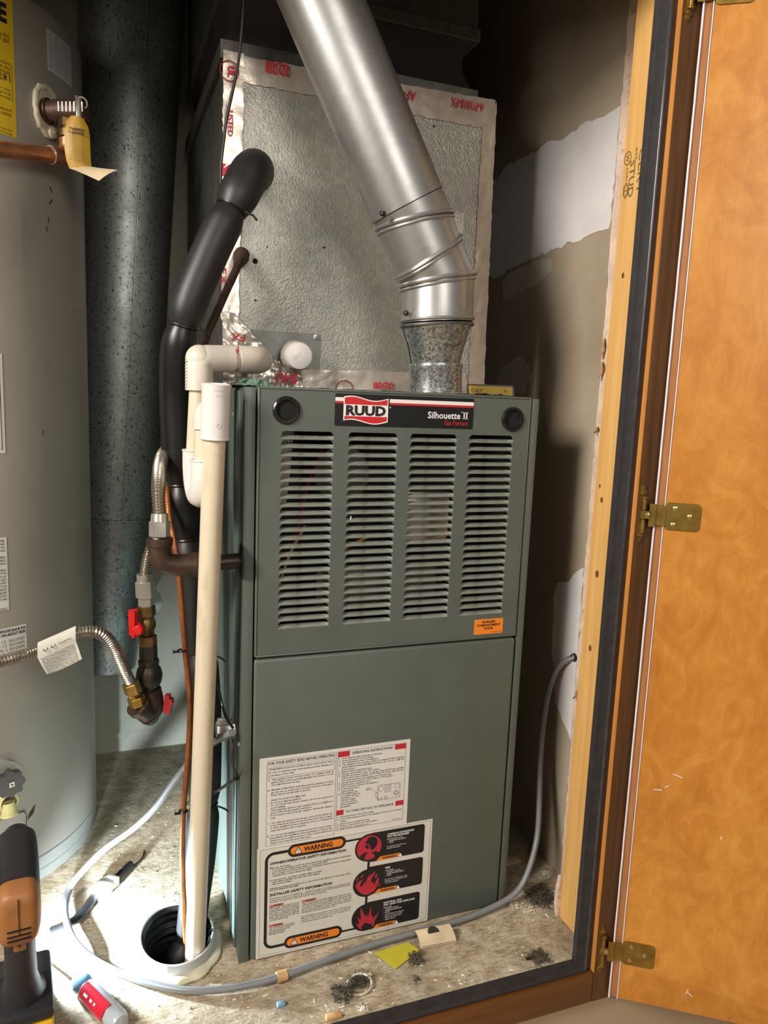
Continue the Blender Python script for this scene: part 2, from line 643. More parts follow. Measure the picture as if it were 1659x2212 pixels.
_FC = bpy.data.curves.new('lettering_source', 'FONT')
_FC.resolution_u = 3
_FO = bpy.data.objects.new('lettering_source', _FC)


def text(b, f, s, x, y, size, align='L', width=None, bold=0.0, h=0.0, res=2, shear=0.0, sx=1.0):
    """flat lettering set on surface f, baseline at (x, y); size is the capital height"""
    _FC.body = s
    _FC.size = 1.0
    _FC.offset = bold
    _FC.resolution_u = res
    _FC.shear = shear
    me = _FO.to_mesh()
    if me is None or not len(me.vertices):
        _FO.to_mesh_clear()
        return 0
    vs = [(v.co.x, v.co.y) for v in me.vertices]
    fs = [tuple(p.vertices) for p in me.polygons]
    _FO.to_mesh_clear()
    x1 = max(v[0] for v in vs)
    x0 = min(v[0] for v in vs)
    k = size / 0.70
    kx = k * sx if width is None else width / (x1 - x0)
    wd = (x1 - x0) * kx
    off = {'L': 0, 'C': -wd / 2, 'R': -wd}[align]
    b.add([f(x + off + (vx - x0) * kx, y + vy * k, h) for vx, vy in vs], fs)
    return wd


def rrect(x0, y0, x1, y1, r, n=5):
    out = []
    for cx, cy, a in ((x1 - r, y0 + r, -pi / 2), (x1 - r, y1 - r, 0), (x0 + r, y1 - r, pi / 2), (x0 + r, y0 + r, pi)):
        for i in range(n + 1):
            t = a + pi / 2 * i / n
            out.append((cx + r * math.cos(t), cy + r * math.sin(t)))
    return out


def circ(cx, cy, r, n=28, ry=None):
    return [(cx + r * math.cos(2 * pi * i / n), cy + (ry or r) * math.sin(2 * pi * i / n)) for i in range(n)]


def rnd(a):
    return random.uniform(-a, a)


# ================================================================== the setting
XW = 0.579          # right closet wall
YB = 0.757          # back closet wall
YF = -0.145         # plane of the closet opening
ZC = 1.86
SLV = (-0.1015, 0.0700, 0.0530)
SLE = 1.27          # the flexible sleeve is squeezed to an oval   # sleeve through the closet floor

b = B()
fl = lambda x, y, h=0.0: V((x, y, h))
b.prism(fl, [(-1.0, YF), (XW + .02, YF), (XW + .02, YB + .02), (-1.0, YB + .02)], -0.02, 0.0, [circ(SLV[0], SLV[1], SLV[2], 40, SLV[2] * SLE)])
struct(b.done('floor', 'osb', smooth=False))
struct(B().box((-1.0, YB, -.02), (XW + .04, YB + .03, ZC)).done('wall_back', 'back_wall', smooth=False))
def yd(z):
    return .0405 + .0050 * z      # the cut front edge of the drywall leans a little


wr = struct(B().prism(lambda y, z, h=0.0: V((XW + h, y, z)), [(yd(0), 0), (YB, 0), (YB, ZC), (yd(ZC), ZC)], 0, .0127).done('wall_right', 'drywall_paper', smooth=False))
struct(B().box((-1.03, YF, -.02), (-1.0, YB + .03, ZC)).done('wall_left', 'brown_wall', smooth=False))
struct(B().box((-1.03, YF - .01, ZC), (XW + .05, YB + .03, ZC + .03)).done('ceiling', 'dark_ceiling', smooth=False))
for lo, hi in (((-2.2, YF, -.45), (1.9, YF + .05, -.0215)), ((-2.2, YF, 1.428), (1.9, YF + .05, 2.3)), ((.553, YF, -.0215), (1.9, YF + .05, 1.428)), ((-2.2, YF, -.0215), (-1.0, YF + .05, 1.428))):
    struct(B().box(lo, hi).done('wall_front', 'beige_wall', smooth=False))
struct(B().box((-2.2, -3.2, -.48), (1.9, YF + .05, -.45)).done('floor_outer', 'beige_wall', smooth=False))

# cut end of the drywall: a ragged gypsum strip
b = B()
rings = []
z = 0.004
while z < 1.6:
    r1, r2 = rnd(.0012), rnd(.0009)
    y_ = yd(z)
    rings.append([V((XW - .0006 + r2, y_ + r1, z)), V((XW + .0132, y_, z)), V((XW + .0150 + rnd(.0006), y_ - .016 + rnd(.0012), z)), V((XW - .0006 + r2, y_ - .0045 + r1, z))])
    z += .012
b.loft([r[::-1] for r in rings])
b.done('drywall_edge', 'gypsum', wr, smooth=False)


# skim coats of joint compound on the drywall
def jag(pts, step, amp):
    out = []
    n = len(pts)
    for i in range(n):
        a, c = pts[i], pts[(i + 1) % n]
        L = math.hypot(c[0] - a[0], c[1] - a[1])
        k = max(1, int(L / step))
        for j in range(k):
            t = j / k
            out.append((a[0] + (c[0] - a[0]) * t + (rnd(amp) if j else 0), a[1] + (c[1] - a[1]) * t + (rnd(amp) if j else 0)))
    return out


wf = lambda y, z, h=0.0: V((XW - h, y, z))


def patch(px, mat, amp=.004, th=.0012):
    pts = [PX(XW, *p) for p in px]
    poly = [(max(yd(z) + .0005, y), z) for y, z in jag([(p.y, p.z) for p in pts], .012, amp)]
    fm = lambda x, y, h=0.0: V((XW - h, x, y))
    B().prism(fm, poly, 0.0, th).done('plaster_patch', mat, wr, smooth=False)


patch([(1345, 226), (1330, 236), (1306, 252), (1280, 262), (1256, 270), (1236, 285), (1216, 302), (1190, 304), (1166, 322), (1130, 340), (1096, 358), (1060, 400), (1030, 470), (1040, 560), (1064, 602), (1130, 566), (1206, 535), (1262, 514), (1316, 494)], 'mud')
patch([(1190, 556), (1150, 566), (1100, 588), (1084, 612), (1086, 650), (1110, 644), (1142, 622), (1176, 606), (1195, 586)], 'mud_dull')
patch([(1262, 1226), (1240, 1240), (1232, 1254), (1206, 1258), (1196, 1290), (1197, 1340), (1193, 1400), (1200, 1512), (1222, 1568), (1236, 1602), (1236, 1700), (1226, 1780)], 'mud', .003)
patch([(1120, 770), (1080, 800), (1064, 850), (1082, 872), (1128, 850), (1150, 810)], 'mud_dull')
for u, v, L in ((1300, 752, .030), (1290, 800, .026), (1308, 930, .010), (1248, 1500, .012)):
    q = PX(XW, u, v)
    y_ = yd(q.z)
    pts_ = [V((XW - .001, y_ - .005, q.z + L / 2)), V((XW - .006, y_ - .010, q.z + L * .2)), V((XW - .003, y_ - .008, q.z - L * .15)), V((XW - .010, y_ - .009, q.z - L / 2))]
    B().tube(spline(pts_, .003), .0020, 6, flat=.4).done('torn_paper', 'tan_paper', wr)
# low smear of compound on the back wall
fb = lambda x, y, h=0.0: V((x, YB - h, y))
pp = [PY(YB, u, v) for u, v in ((262, 1600), (285, 1582), (315, 1576), (345, 1586), (368, 1604), (340, 1612), (300, 1620))]
B().prism(fb, jag([(p.x, p.z) for p in pp][::-1], .02, .004), 0, .001).done('plaster_patch', 'mud_dull', bpy.data.objects['wall_back'], smooth=False)

# stained face frame round the opening
st = B().box((.5085, -.160, -.0725), (.5562, YF - .0005, 1.62), .0018).done('trim_1', 'frame_wood')
struct(st)
fe = B().box((.5073, -.1598, -.020), (.5087, YF - .0007, 1.62)).done('frame_edge', 'frame_edge', st, smooth=False)
b = B()
b.box((-1.0, -.160, -.0725), (.5083, YF - .0005, -.0212), .0022)
struct(b.done('trim_2', 'frame_rail'))
struct(B().box((-1.0, -.160, 1.428), (.556, YF - .0005, 1.56), .0018).done('trim_3', 'frame_rail'))

# exposed stud with its grade stamp
S0 = .512
sd = B().prism(lambda y, z, h=0.0: V((S0 + h, y, z)), [(YF + .006, .001), (-.0570, .001), (-.0540, .30), (-.0655, ZC - .01), (YF + .006, ZC - .01)], 0, .038).done('wall_stud', 'pine', smooth=False)
tag(sd, 'bare pine stud with a grade stamp, right of the furnace', 'stud')
fs_ = plane((S0 - .0004, 0, 0), (0, 0, -1), (0, -1, 0))   # reads downwards on the inner face; x is -z, y is -y
ink = B()


def stamp(s, u, v, size, wd=None, bold=0.0):
    p = PX(S0, u, v)
    text(ink, fs_, s, -p.z, -p.y, size, width=wd, bold=bold)


stamp('STUD', 1362.5, 348, .0110, .050, .014)
stamp('449', 1374, 318, .0048, .017)
stamp('S-DRY', 1353.5, 364, .0042, .018)
stamp('CERT', 1382, 322, .0125, .06)
pw = PX(S0, 1364, 340)
po = PX(S0, 1356.5, 342)
ink.outline(fs_, circ(-po.z, -po.y, .0088, 20, .0072), .0011)
text(ink, fs_, 'W', -po.z, -po.y - .0035, .0068, align='C', width=.010, bold=.02)
ph = PX(S0, 1352, 412)
ink.outline(fs_, [(-ph.z + .0105 * math.cos(k * pi / 3), -ph.y + .0058 * math.sin(k * pi / 3)) for k in range(6)], .0013)
ink.outline(fs_, [(-ph.z + .0075 * math.cos(k * pi / 3), -ph.y + .0040 * math.sin(k * pi / 3)) for k in range(6)], .0008)
text(ink, fs_, 'S', -ph.z, -ph.y - .002, .0042, align='C', bold=.02)
ink.done('stamp_lettering', 'stamp', sd, smooth=False)
for u, v, r in ((1346, 595, .0028), (1300, 1080, .003), (1296, 1050, .002), (1290, 1240, .004), (1275, 1400, .0035), (1258, 1862, .002)):
    p = PX(S0, u, v)
    b = B()
    b.face(fs_, circ(-p.z, -p.y, r * 1.5, 10, r), .0001)
    b.done('knot', 'knot', sd, smooth=False)
# broken scrap at the foot of the stud
b = B()
rings = []
p0, p1 = PX(S0, 1216, 1990), PX(S0, 1214, 1893)
for k in range(12):
    t = k / 11
    w = .007 * (0.55 + .45 * math.sin(pi * min(1, t * 1.1))) + rnd(.001)
    z = .001 + (p1.z - .001) * t
    rings.append([V((S0 - w, -.0560 + rnd(.0012), z)), V((S0 + .002, -.0560, z)), V((S0 + .002, -.048, z)), V((S0 - w, -.048 + rnd(.0012), z))])
b.loft([r[::-1] for r in rings])
b.done('gypsum_scrap', 'gypsum', sd, smooth=False)

# black foam gasket round the opening
gk = thing('door_gasket', 'black foam gasket strip around the closet opening', 'gasket', (.49, YF + .003, 0))
GI, GO = .4760, .5072


def gprof(kind):
    b = B()
    prof = [(0, 0), (.0015, -.0072), (.004, -.0080), (.0190, -.0082), (.0205, -.0092), (.0235, -.0092), (.0250, -.0078), (.0312, -.0070), (.0312, -.0003), (0, -.0003)]
    if kind == 'v':
        A = [V((GI + x, YF + y, -.0 - x * .86)) for x, y in prof]
        C = [V((GI + x, YF + y, 1.47)) for x, y in prof]
        b.loft([C, A])
    else:
        A = [V((-.95, YF + y, -x * .86)) for x, y in prof]
        C = [V((GI + x, YF + y, -x * .86)) for x, y in prof]
        b.loft([C, A])
    return b


gprof('v').done('gasket_strip', 'gasket', gk)
gprof('h').done('gasket_strip', 'gasket', gk)
B().tube([(GI + .0205, YF - .0080, -.016), (GI + .0205, YF - .0080, 1.41)], .0024, 12).done('gasket_lip', 'gasket_glint', gk)

# ================================================================== cabinet door, opened outwards
dvec = V((.827, -.562, 0)).normalized()
dn = V((-.562, -.827, 0)).normalized()           # out of the visible (inner) face
DO = V((.5365, -.1640, 0))
DZ0, DZ1 = -.065, 1.52
fd = plane(DO, dvec, (0, 0, 1))                   # x along the door, y up, h out of the inner face
dr = thing('cabinet_door', 'open birch plywood closet door with brass hinges', 'door', DO + V((0, 0, DZ0)))
b = B()
b.prism(fd, [(.0135, DZ0), (.62, DZ0), (.62, DZ1), (.0135, DZ1)], -.012, .0)
b.done('door_panel', 'door_wood', dr, smooth=False)
b = B()
b.prism(fd, [(.0025, DZ0), (.0134, DZ0), (.0134, DZ1), (.0025, DZ1)], -.012, -.0016)
b.done('door_lip', 'lip_wood', dr, smooth=False)
cs = B()
cs.prism(fd, [(.0018, DZ0 - .001), (.0142, DZ0 - .001), (.0142, DZ1), (.0018, DZ1)], .0004, .0011)
cs = cs.done('clear_edge_strip', 'clear', dr, smooth=False)
cs['label'] = 'clear plastic strip along the hinge edge'
for x, w in ((.0012, .0028), (.0134, .0016)):
    b = B()
    pts = []
    z = DZ0 - .001
    while z < DZ1:
        pts.append(fd(x + rnd(.00018), z, .0010))
        z += .03
    b.tube(pts, w * .5, 6)
    b.done('strip_edge', 'frosted', cs)
# pale scratches on the panel
for u, v, a, L in ((1464, 1676, -.3, .013), (1421, 1706, .1, .010), (1440, 1699, .7, .005), (1558, 1810, 1.4, .004), (1484, 2142, 1.3, .008), (1490, 2148, -.7, .009)):
    q = ray(u, v)
    t = (DO - CAM).dot(dn) / q.dot(dn)
    p = CAM + q * t
    x, y = (p - DO).dot(dvec), p.z
    b = B()
    b.line(fd, (x - L / 2 * math.cos(a), y - L / 2 * math.sin(a)), (x + L / 2 * math.cos(a), y + L / 2 * math.sin(a)), .0011, .0002)
    b.done('scratch', 'frosted', dr, smooth=False)


def hinge(zc):
    f = lambda x, y, h=0.0: fd(x, y + zc, h)
    b = B()
    b.prism(f, rrect(.0145, -.0195, .0615, .0195, .006), .0006, .0024)
    hg = b.done('hinge', 'hinge_brass', dr, ang=30)
    b = B()
    b.prism(f, [(.0000, -.0145), (.0150, -.0145), (.0150, .0145), (.0000, .0145)], .0014, .0040)
    b.prism(f, [(-.0075, -.0165), (.0015, -.0165), (.0015, .0165), (-.0075, .0165)], .0050, .0070)
    b.prism(f, [(-.0005, -.0145), (.0016, -.0145), (.0016, .0145), (-.0005, .0145)], .0014, .0065)
    b.prism(f, [(-.0190, -.0050), (-.0070, -.0050), (-.0070, .0060), (-.0190, .0060)], .0060, .0100)
    b.done('hinge_arm', 'hinge_brass', hg, ang=30)
    b = B()
    for z0, z1 in ((.0080, .0230), (-.0225, -.0070)):
        b.cyl(f(-.0150, z0, .0085), f(-.0150, z1, .0085), .0032, n=12)
    for z, s in ((.0230, 1), (-.0225, -1)):
        b.lathe(f(-.0150, z, .0085), (0, 0, s), [(0, .003), (.001, .0044), (.0028, .0044), (.0042, .0022), (.0045, 0)], 12)
    b.cyl(f(-.0150, -.0070, .0085), f(-.0150, .0080, .0085), .0016, n=8)
    b.done('knuckle', 'hinge_brass', hg)
    for x, y in ((.0275, .0115), (.0475, .0010), (.0265, -.0120)):
        b = B()
        b.lathe(f(x, y, .0022), dn, [(0, .0036), (.0008, .0035), (.0014, .0024), (.0016, 0)], 14)
        b.prism(lambda xx, yy, h=0.0: f(x + xx, y + yy, .0038 + h), [(-.0018, -.0003), (.0018, -.0003), (.0018, .0003), (-.0018, .0003)], 0, .0002)
        b.done('screw', 'screw_brass', hg)
    b = B()
    b.lathe(f(-.0095, .0005, .0095), dn, [(0, .0036), (.0009, .0034), (.0016, 0)], 14)
    b.done('rivet', 'screw_brass', hg)
    # leaf on the face frame, ending in two pointed tips with a screw
    ff = lambda x, y, h=0.0: V((.5168 + x, -.160 - h, zc + y + .0015))
    b = B()
    for s in (1, -1):
        o = [(-.0055, .0270 * s), (.0055, .0270 * s), (.0060, .0330 * s), (.0030, .0345 * s), (.0022, .0390 * s), (0, .0410 * s), (-.0022, .0390 * s), (-.0030, .0345 * s), (-.0060, .0330 * s)]
        b.prism(ff, o if s > 0 else o[::-1], 0, .0022)
        b.lathe(ff(0, .0305 * s, .0020), (0, -1, 0), [(0, .0033), (.0010, .0030), (.0016, 0)], 12)
    b.prism(ff, [(-.003, -.027), (.003, -.027), (.003, .027), (-.003, .027)], 0, .0010)
    b.done('frame_leaf', 'hinge_brass', hg)


for u, v in ((1424, 1113), (1346, 2055), (1520, -22)):
    q = ray(u, v)
    p = CAM + q * ((DO - CAM).dot(dn) / q.dot(dn))
    hinge(p.z)

# ================================================================== the furnace
FW, FH = .4247, .864
fn = thing('gas_furnace', 'grey green gas furnace with louvered upper door', 'furnace', (FW / 2, 0, 0))
CL, CR, CD = -.0165, .4395, .73
b = B()
b.box((CL, .003, 0), (CL + .002, CD, FH - .002))
b.box((CR - .002, .003, 0), (CR, CD, FH - .002))
b.box((CL, CD - .002, 0), (CR, CD, FH - .002))
b.box((CL, .012, FH - .004), (CR, CD, FH - .002))
b.done('casing', 'green_side', fn, smooth=False)
b = B()
b.box((CL, .0025, .0), (-.0022, .0055, FH - .002), .001)
b.box((FW + .002, .0025, .0), (CR, .0055, FH - .002), .001)
b.box((CL - .0008, .0025, 0), (CL + .0014, .018, FH - .002), .0006)
b.done('front_flange', 'green', fn)
# pressed rib down the left side
B().box((CL - .0035, .034, 0.002), (CL + .001, .074, FH - .006), .0034, 3).done('side_rib', 'green_side', fn)

fq = lambda x, y, h=0.0: V((x, -h, y))           # front face: x right, y up, h towards the room

# blower door (lower)
bd = B().box((0, 0, .0025), (FW, .022, .4785), .004, 3).done('blower_door', 'green', fn)
# burner door (upper): sheet with slots, and one blade per slot
COLX = [(.0320, .1080), (.1288, .2046), (.2238, .3000), (.3194, .3960)]
ZB, ZT, NR = .5222, .8052, 24
PIT = (ZT - ZB) / NR
b = B()
TH = .0012


def slot(x0, x1, z):
    t = z + PIT * .93
    z0 = z + .0002
    s = .0058
    out = [(x0, z0), (x1, z0)]
    for k in range(1, 6):
        a = k / 5 * pi / 2
        out.append((x1 - s + s * math.cos(a), z0 + (t - z0) * (math.sin(a)) ** 1.0))
    for k in range(0, 5):
        a = pi / 2 - k / 5 * pi / 2
        out.append((x0 + s - s * math.cos(a), z0 + (t - z0) * math.sin(a)))
    return out


xs = [0.004] + [e for c in COLX for e in (c[0] - .002, c[1] + .002)] + [FW - .004]
for k in range(0, len(xs) - 1):
    if k % 2 == 0:
        b.box((xs[k], 0, ZB - .001), (xs[k + 1], TH, ZT + .001))
b.box((.004, 0, .4855), (FW - .004, TH, ZB - .001))
b.box((.004, 0, ZT + .001), (FW - .004, TH, FH - .004))
for c in COLX:
    b.box((c[0] - .002, 0, ZB - .001), (c[1] + .002, TH, ZB))
    b.box((c[0] - .002, 0, ZT), (c[1] + .002, TH, ZT + .001))
    for r in range(NR):
        z = ZB + r * PIT
        b.prism(fq, [(c[0] - .002, z), (c[1] + .002, z), (c[1] + .002, z + PIT), (c[0] - .002, z + PIT)], -TH, 0, [slot(c[0], c[1], z)])
# rolled edges of the door
for (x0, x1, z0, z1, ax) in ((0, .004, .4815, FH, 'v'), (FW - .004, FW, .4815, FH, 'v'), (0, FW, .4815, .4855, 'h'), (0, FW, FH - .004, FH, 'h')):
    b.box((x0, 0.0, z0), (x1, .022, z1), .0018, 3)
ud = b.done('burner_door', 'green', fn, ang=35)

# blades: one mesh per column width, shared down the column
bm_cache = {}
for ci, c in enumerate(COLX):
    w = c[1] - c[0]
    bl = B()
    rings = []
    for i in range(15):
        x = w * i / 14
        e = min(x, w - x) / .0075
        k = 1.0 if e >= 1 else math.sin(max(e, 0) * pi / 2)
        d, hgt = .0072 * k, .0049
        prof = [(0, 0), (.12 * d + .0001, .25 * hgt), (.5 * d + .0001, .62 * hgt), (d + .0001, hgt)]
        rings.append([V((x, y, z)) for y, z in prof] + [V((x, y + .0009, z - .0003)) for y, z in prof[::-1]])
    bl.loft(rings)
    first = None
    for r in range(NR):
        loc = V((c[0], .0002, ZB + r * PIT))
        if first is None:
            first = bl.done('louver', 'louver', ud)
            first.location = loc
        else:
            o = first.copy()
            COL.objects.link(o)
            o.location = loc
            o.parent = ud

# finger holes in the upper corners
for cx, cz, r in ((.0393, .8325, .0195), (.3922, .8297, .0190)):
    b = B()
    o = V((cx, .001, cz))
    b.lathe(o, (0, -1, 0), [(0, r), (.0035, r * .98), (.0050, r * .88), (.0048, r * .72), (.0025, r * .64), (-.0005, r * .60)], 32)
    g = b.done('finger_hole', 'black_gloss', fn)
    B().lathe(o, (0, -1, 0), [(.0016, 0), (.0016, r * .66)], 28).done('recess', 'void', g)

# name badge
bg0 = B()
bg0.prism(fq, rrect(.1082, .8133, .3242, .8583, .0022), .0, .0009)
bgd = bg0.done('badge', 'black', fn, ang=30)
bgd['label'] = 'black name badge with red and white logo'
h = .0011
w = B()
w.rect(fq, .1083, .8478, .1228, .8530, h)
w.rect(fq, .1897, .8478, .3241, .8530, h)
rr_ = B()
rr_.rect(fq, .1083, .8448, .1228, .8477, h)
rr_.rect(fq, .1897, .8448, .3241, .8477, h)
# waving flag emblem: white field, red top and bottom, black name


def flag(x0, x1, zb, zt, amp, n=26):
    top = [(x0 + (x1 - x0) * i / n, zt + amp * math.sin(2 * pi * (i / n) * .95 + .55)) for i in range(n + 1)]
    bot = [(x0 + (x1 - x0) * i / n, zb + amp * math.sin(2 * pi * (i / n) * .95 + .55)) for i in range(n + 1)]
    return bot + top[::-1]


w.face(fq, flag(.1205, .1875, .8192, .8528, .0030), h + .0001)
text(w, fq, 'Silhouette', .2500, .8276, .0096, width=.0530, bold=.018, h=h)
text(w, fq, 'II', .3082, .8278, .0098, width=.0062, bold=.012, h=h)
for zz in (.8276, .8366):
    w.rect(fq, .3068, zz, .3158, zz + .0011, h)
w.face(fq, circ(.3050, .8378, .0008, 10), h)
w.face(fq, circ(.1905, .8412, .0010, 10), h)
w.done('white_lettering', 'ink_white', bgd, smooth=False)
n = 26
x0, x1 = .1220, .1860
top = [(x0 + (x1 - x0) * i / n, .8513 + .0030 * math.sin(2 * pi * (i / n) * .95 + .55)) for i in range(n + 1)]
rr_.face(fq, [(x0, .8437), (x1, .8437)] + top[::-1], h + .0003)
bot = [(x0 + (x1 - x0) * i / n, .8207 + .0030 * math.sin(2 * pi * (i / n) * .95 + .55)) for i in range(n + 1)]
rr_.face(fq, bot + [(x1, .8272), (x0, .8272)], h + .0003)
text(rr_, fq, 'Gas Furnace', .3155, .8182, .0070, align='R', width=.0380, bold=.006, h=h)
rr_.done('red_lettering', 'badge_red', bgd, smooth=False)
k = B()
text(k, fq, 'RUUD', .1240, .8291, .0128, width=.0600, bold=.05, h=h + .0004)
k.done('name_lettering', 'ink', bgd, smooth=False)

# orange sticker
b = B()
b.prism(fq, rrect(.3476, .4895, .3990, .5142, .0015), 0, .0003)
ol = b.done('burner_sticker', 'orange', fn, smooth=False)
ol['label'] = 'orange sticker on the upper door'
k = B()
for s, z, wd in (('BURNER', .5078, .0235), ('COMPARTMENT', .5025, .0420), ('DOOR', .4972, .0160)):
    text(k, fq, s, .3733, z, .0036, 'C', wd, .03, .0005)
text(k, fq, '92-20994-01-02', .3965, .4915, .0014, 'R', .018, 0, .0005)
k.done('sticker_lettering', 'ink', ol, smooth=False)

# ---- instruction label
b = B()
b.prism(fq, [(.0095, .1840), (.2472, .1840), (.2472, .3282), (.0095, .3282)], 0, .0003)
il = b.done('instruction_label', 'paper', fn, smooth=False)
il['label'] = 'white operating instruction label'
h = .0005
k, g, r = B(), B(), B()
L0, L1, R0, R1 = .0205, .1262, .1290, .2400
g.outline(fq, [(L0, .1875), (L1, .1875), (L1, .3228), (L0, .3228)], .0004, h)
g.outline(fq, [(R0, .1935), (R1, .1935), (R1, .3228), (R0, .3228)], .0004, h)
g.line(fq, (L0, .3145), (L1, .3145), .0003, h)
g.outline(fq, [(.0225, .2955), (.1240, .2955), (.1240, .3115), (.0225, .3115)], .0004, h)
text(k, fq, 'FOR YOUR SAFETY READ BEFORE OPERATING', .0225, .3166, .0042, width=.1015, bold=.02, h=h)
B().rect(fq, R0, .3138, .1475, .3222, h).done('red_block', 'ink_red', il, smooth=False)
B().rect(fq, .2215, .3138, R1, .3222, h).done('red_block', 'ink_red', il, smooth=False)
text(k, fq, 'OPERATING INSTRUCTIONS', .1512, .3160, .0040, width=.0665, bold=.02, h=h)
B().rect(fq, R0, .2185, .1405, .2268, h).done('red_block', 'ink_red', il, smooth=False)
B().rect(fq, .2265, .2185, R1, .2268, h).done('red_block', 'ink_red', il, smooth=False)
text(k, fq, 'TO TURN OFF GAS TO APPLIANCE', .1440, .2207, .0038, width=.0790, bold=.012, h=h)


def lines(bb, rows, x, z, dz, size, wmax, bold=.0, ff=fq, hh=.0005):
    bold = max(bold, .016)
    for s in rows:
        if s:
            ind = 0
            if s[0] == '>':
                s, ind = s[1:], .0045
            full = s.endswith('~')
            s = s.rstrip('~')
            text(bb, ff, s, x + ind, z, size, width=(wmax - ind) if full else None, bold=bold, h=hh, res=1, sx=.98)
        z -= dz


lines(k, ['WARNING: If you do not follow these instructions exact-~', 'ly, a fire or explosion may result causing property damage, per-~', 'sonal injury or loss of life.'], .0240, .3078, .0046, .0026, .0985)
lines(k, ['A.  This appliance does not have a pilot. It is equipped with an~', '>ignition device which automatically lights the burners. Do not~', '>try to light the burner by hand.', '',
          'B.  BEFORE OPERATING smell all around the appliance area for~', '>gas. Be sure to smell next to the floor because some gas is~', '>heavier than air and will settle on the floor.', '',
          '>WHAT TO DO IF YOU SMELL GAS', '•   Do not try to light any appliance.', '•   Do not touch any electric switch; do not use any phone~', '>in your building.',
          '•   Immediately call your gas supplier from a neighbor\'s~', '>phone. Follow the gas supplier\'s instructions.', '•   If you cannot reach your gas supplier, call the fire depart-~', '>ment.', '',
          'C.  Use only your hand to turn the gas control knob. Never use~', '>tools. If the knob will not move by hand, don\'t try to repair~', '>it, call a qualified service technician. Force or attempted~', '>repair may result in a fire or explosion.', '',
          'D.  Do not use this appliance if any part has been under water.~', '>Immediately call a qualified service technician to inspect the~', '>appliance and to replace any part of the control system and~', '>any gas control which has been under water.'],
      .0225, .2915, .00405, .0025, .1005)
lines(k, ['1.  STOP! Read the safety information on this label.', '2.  Set the thermostat to lowest setting.', '3.  Turn off all electric power to the appliance.', '4.  This appliance does not have a pilot. It is equipped with an ignition~', '>device which automatically lights the burner. Do not try to light the~', '>burner by hand.', '5.  Remove burner compartment door.', '6.  Turn gas control knob to the "OFF" position.', '7.  Wait five (5) minutes to clear out any gas. Then smell for gas, including~', '>near the floor. If you smell gas, STOP! Follow "B" in the safety informa-~', '>tion on this label. If you don\'t smell gas, go to the next step.', '8.  Turn gas control knob from "OFF" position to "ON" position.', '9.  Replace burner compartment door.', '10. Turn on all electric power to the appliance.', '11. Set the thermostat to', '>desired setting.', '12. If the appliance will', '>not operate, follow the', '>instructions "To Turn', '>Off Gas To Appli-', '>ance" and call your', '>service technician or', '>gas supplier.'],
      .1312, .3098, .0036, .0024, .1070)
lines(k, ['1.  Set the thermostat to the lowest setting.', '2.  Turn off all electric power to the appliance if service is to be per-~', '>formed.', '3.  Remove burner compartment door.', '4.  Turn gas control knob to the "OFF" position.', '5.  Replace burner compartment door.'], .1312, .2142, .0039, .0024, .1070)
text(k, fq, '92-20740-28-03', .2380, .1950, .0016, 'R', .016, 0, h)
# small drawing of the burner compartment
g.outline(fq, rrect(.1955, .2330, .2330, .2575, .002), .0005, h)
g.outline(fq, circ(.2010, .2515, .0042, 16), .0004, h)
g.outline(fq, circ(.2275, .2525, .0036, 16), .0004, h)
g.outline(fq, circ(.2265, .2410, .0042, 16), .0005, h)
g.outline(fq, circ(.2265, .2410, .0024, 12), .0005, h)
g.outline(fq, circ(.2095, .2360, .0022, 12), .0005, h)
for x in (.2075, .2100, .2125, .2150, .2175):
    g.line(fq, (x, .2440), (x, .2570), .0005, h)
g.outline(fq, [(.1925, .2380), (.1955, .2380), (.1955, .2460), (.1925, .2460)], .0004, h)
g.outline(fq, [(.1965, .2340), (.2030, .2340), (.2030, .2365), (.1965, .2365)], .0004, h)
g.line(fq, (.1850, .2535), (.1945, .2450), .0003, h)
lines(g, ['ON/OFF', 'SWITCH'], .1755, .2550, .0026, .0017, .01)
k.done('fine_print', 'ink_grey', il, smooth=False)['kind'] = 'stuff'
g.done('line_drawing', 'ink_grey', il, smooth=False)

# ---- warning label
WX0, WX1, WZ0, WZ1 = .0078, .2928, .0036, .1852
b = B()
b.prism(fq, [(WX0, WZ0), (WX1, WZ0), (WX1, WZ1), (WX0, WZ1)], .0003, .0007)
wl = b.done('warning_label', 'paper_warm', fn, smooth=False)
wl['label'] = 'warning label with orange pills and red pictograms'


def wq(u, v):
    p = PY(-.0007, 550 + u / 4.1475, 1800 + v / 4.1475)   # a point read off the label
    return (p.x, p.z)


h = .0009
k, g, o, r, wt = B(), B(), B(), B(), B()
g.outline(fq, [(WX0 + .005, WZ0 + .0035), (WX1 - .0035, WZ0 + .0035), (WX1 - .0035, WZ1 - .0025), (WX0 + .005, WZ1 - .0025)], .0003, h)
# black cable-like frame joining the pills and discs
fx0, fz0, fz1 = .0205, .0195, .1560


def thick(bb, pts, w, hh):
    L, R = [], []
    for i, p in enumerate(pts):
        a_ = pts[max(i - 1, 0)]
        c_ = pts[min(i + 1, len(pts) - 1)]
        dx, dy = c_[0] - a_[0], c_[1] - a_[1]
        l_ = math.hypot(dx, dy)
        L.append(fq(p[0] - dy / l_ * w / 2, p[1] + dx / l_ * w / 2, hh))
        R.append(fq(p[0] + dy / l_ * w / 2, p[1] - dx / l_ * w / 2, hh))
    n_ = len(pts)
    bb.add(L + R, [(i, i + n_, i + n_ + 1, i + 1) for i in range(n_ - 1)])


def zz(u, v):
    return PY(-.0009, u, v).z


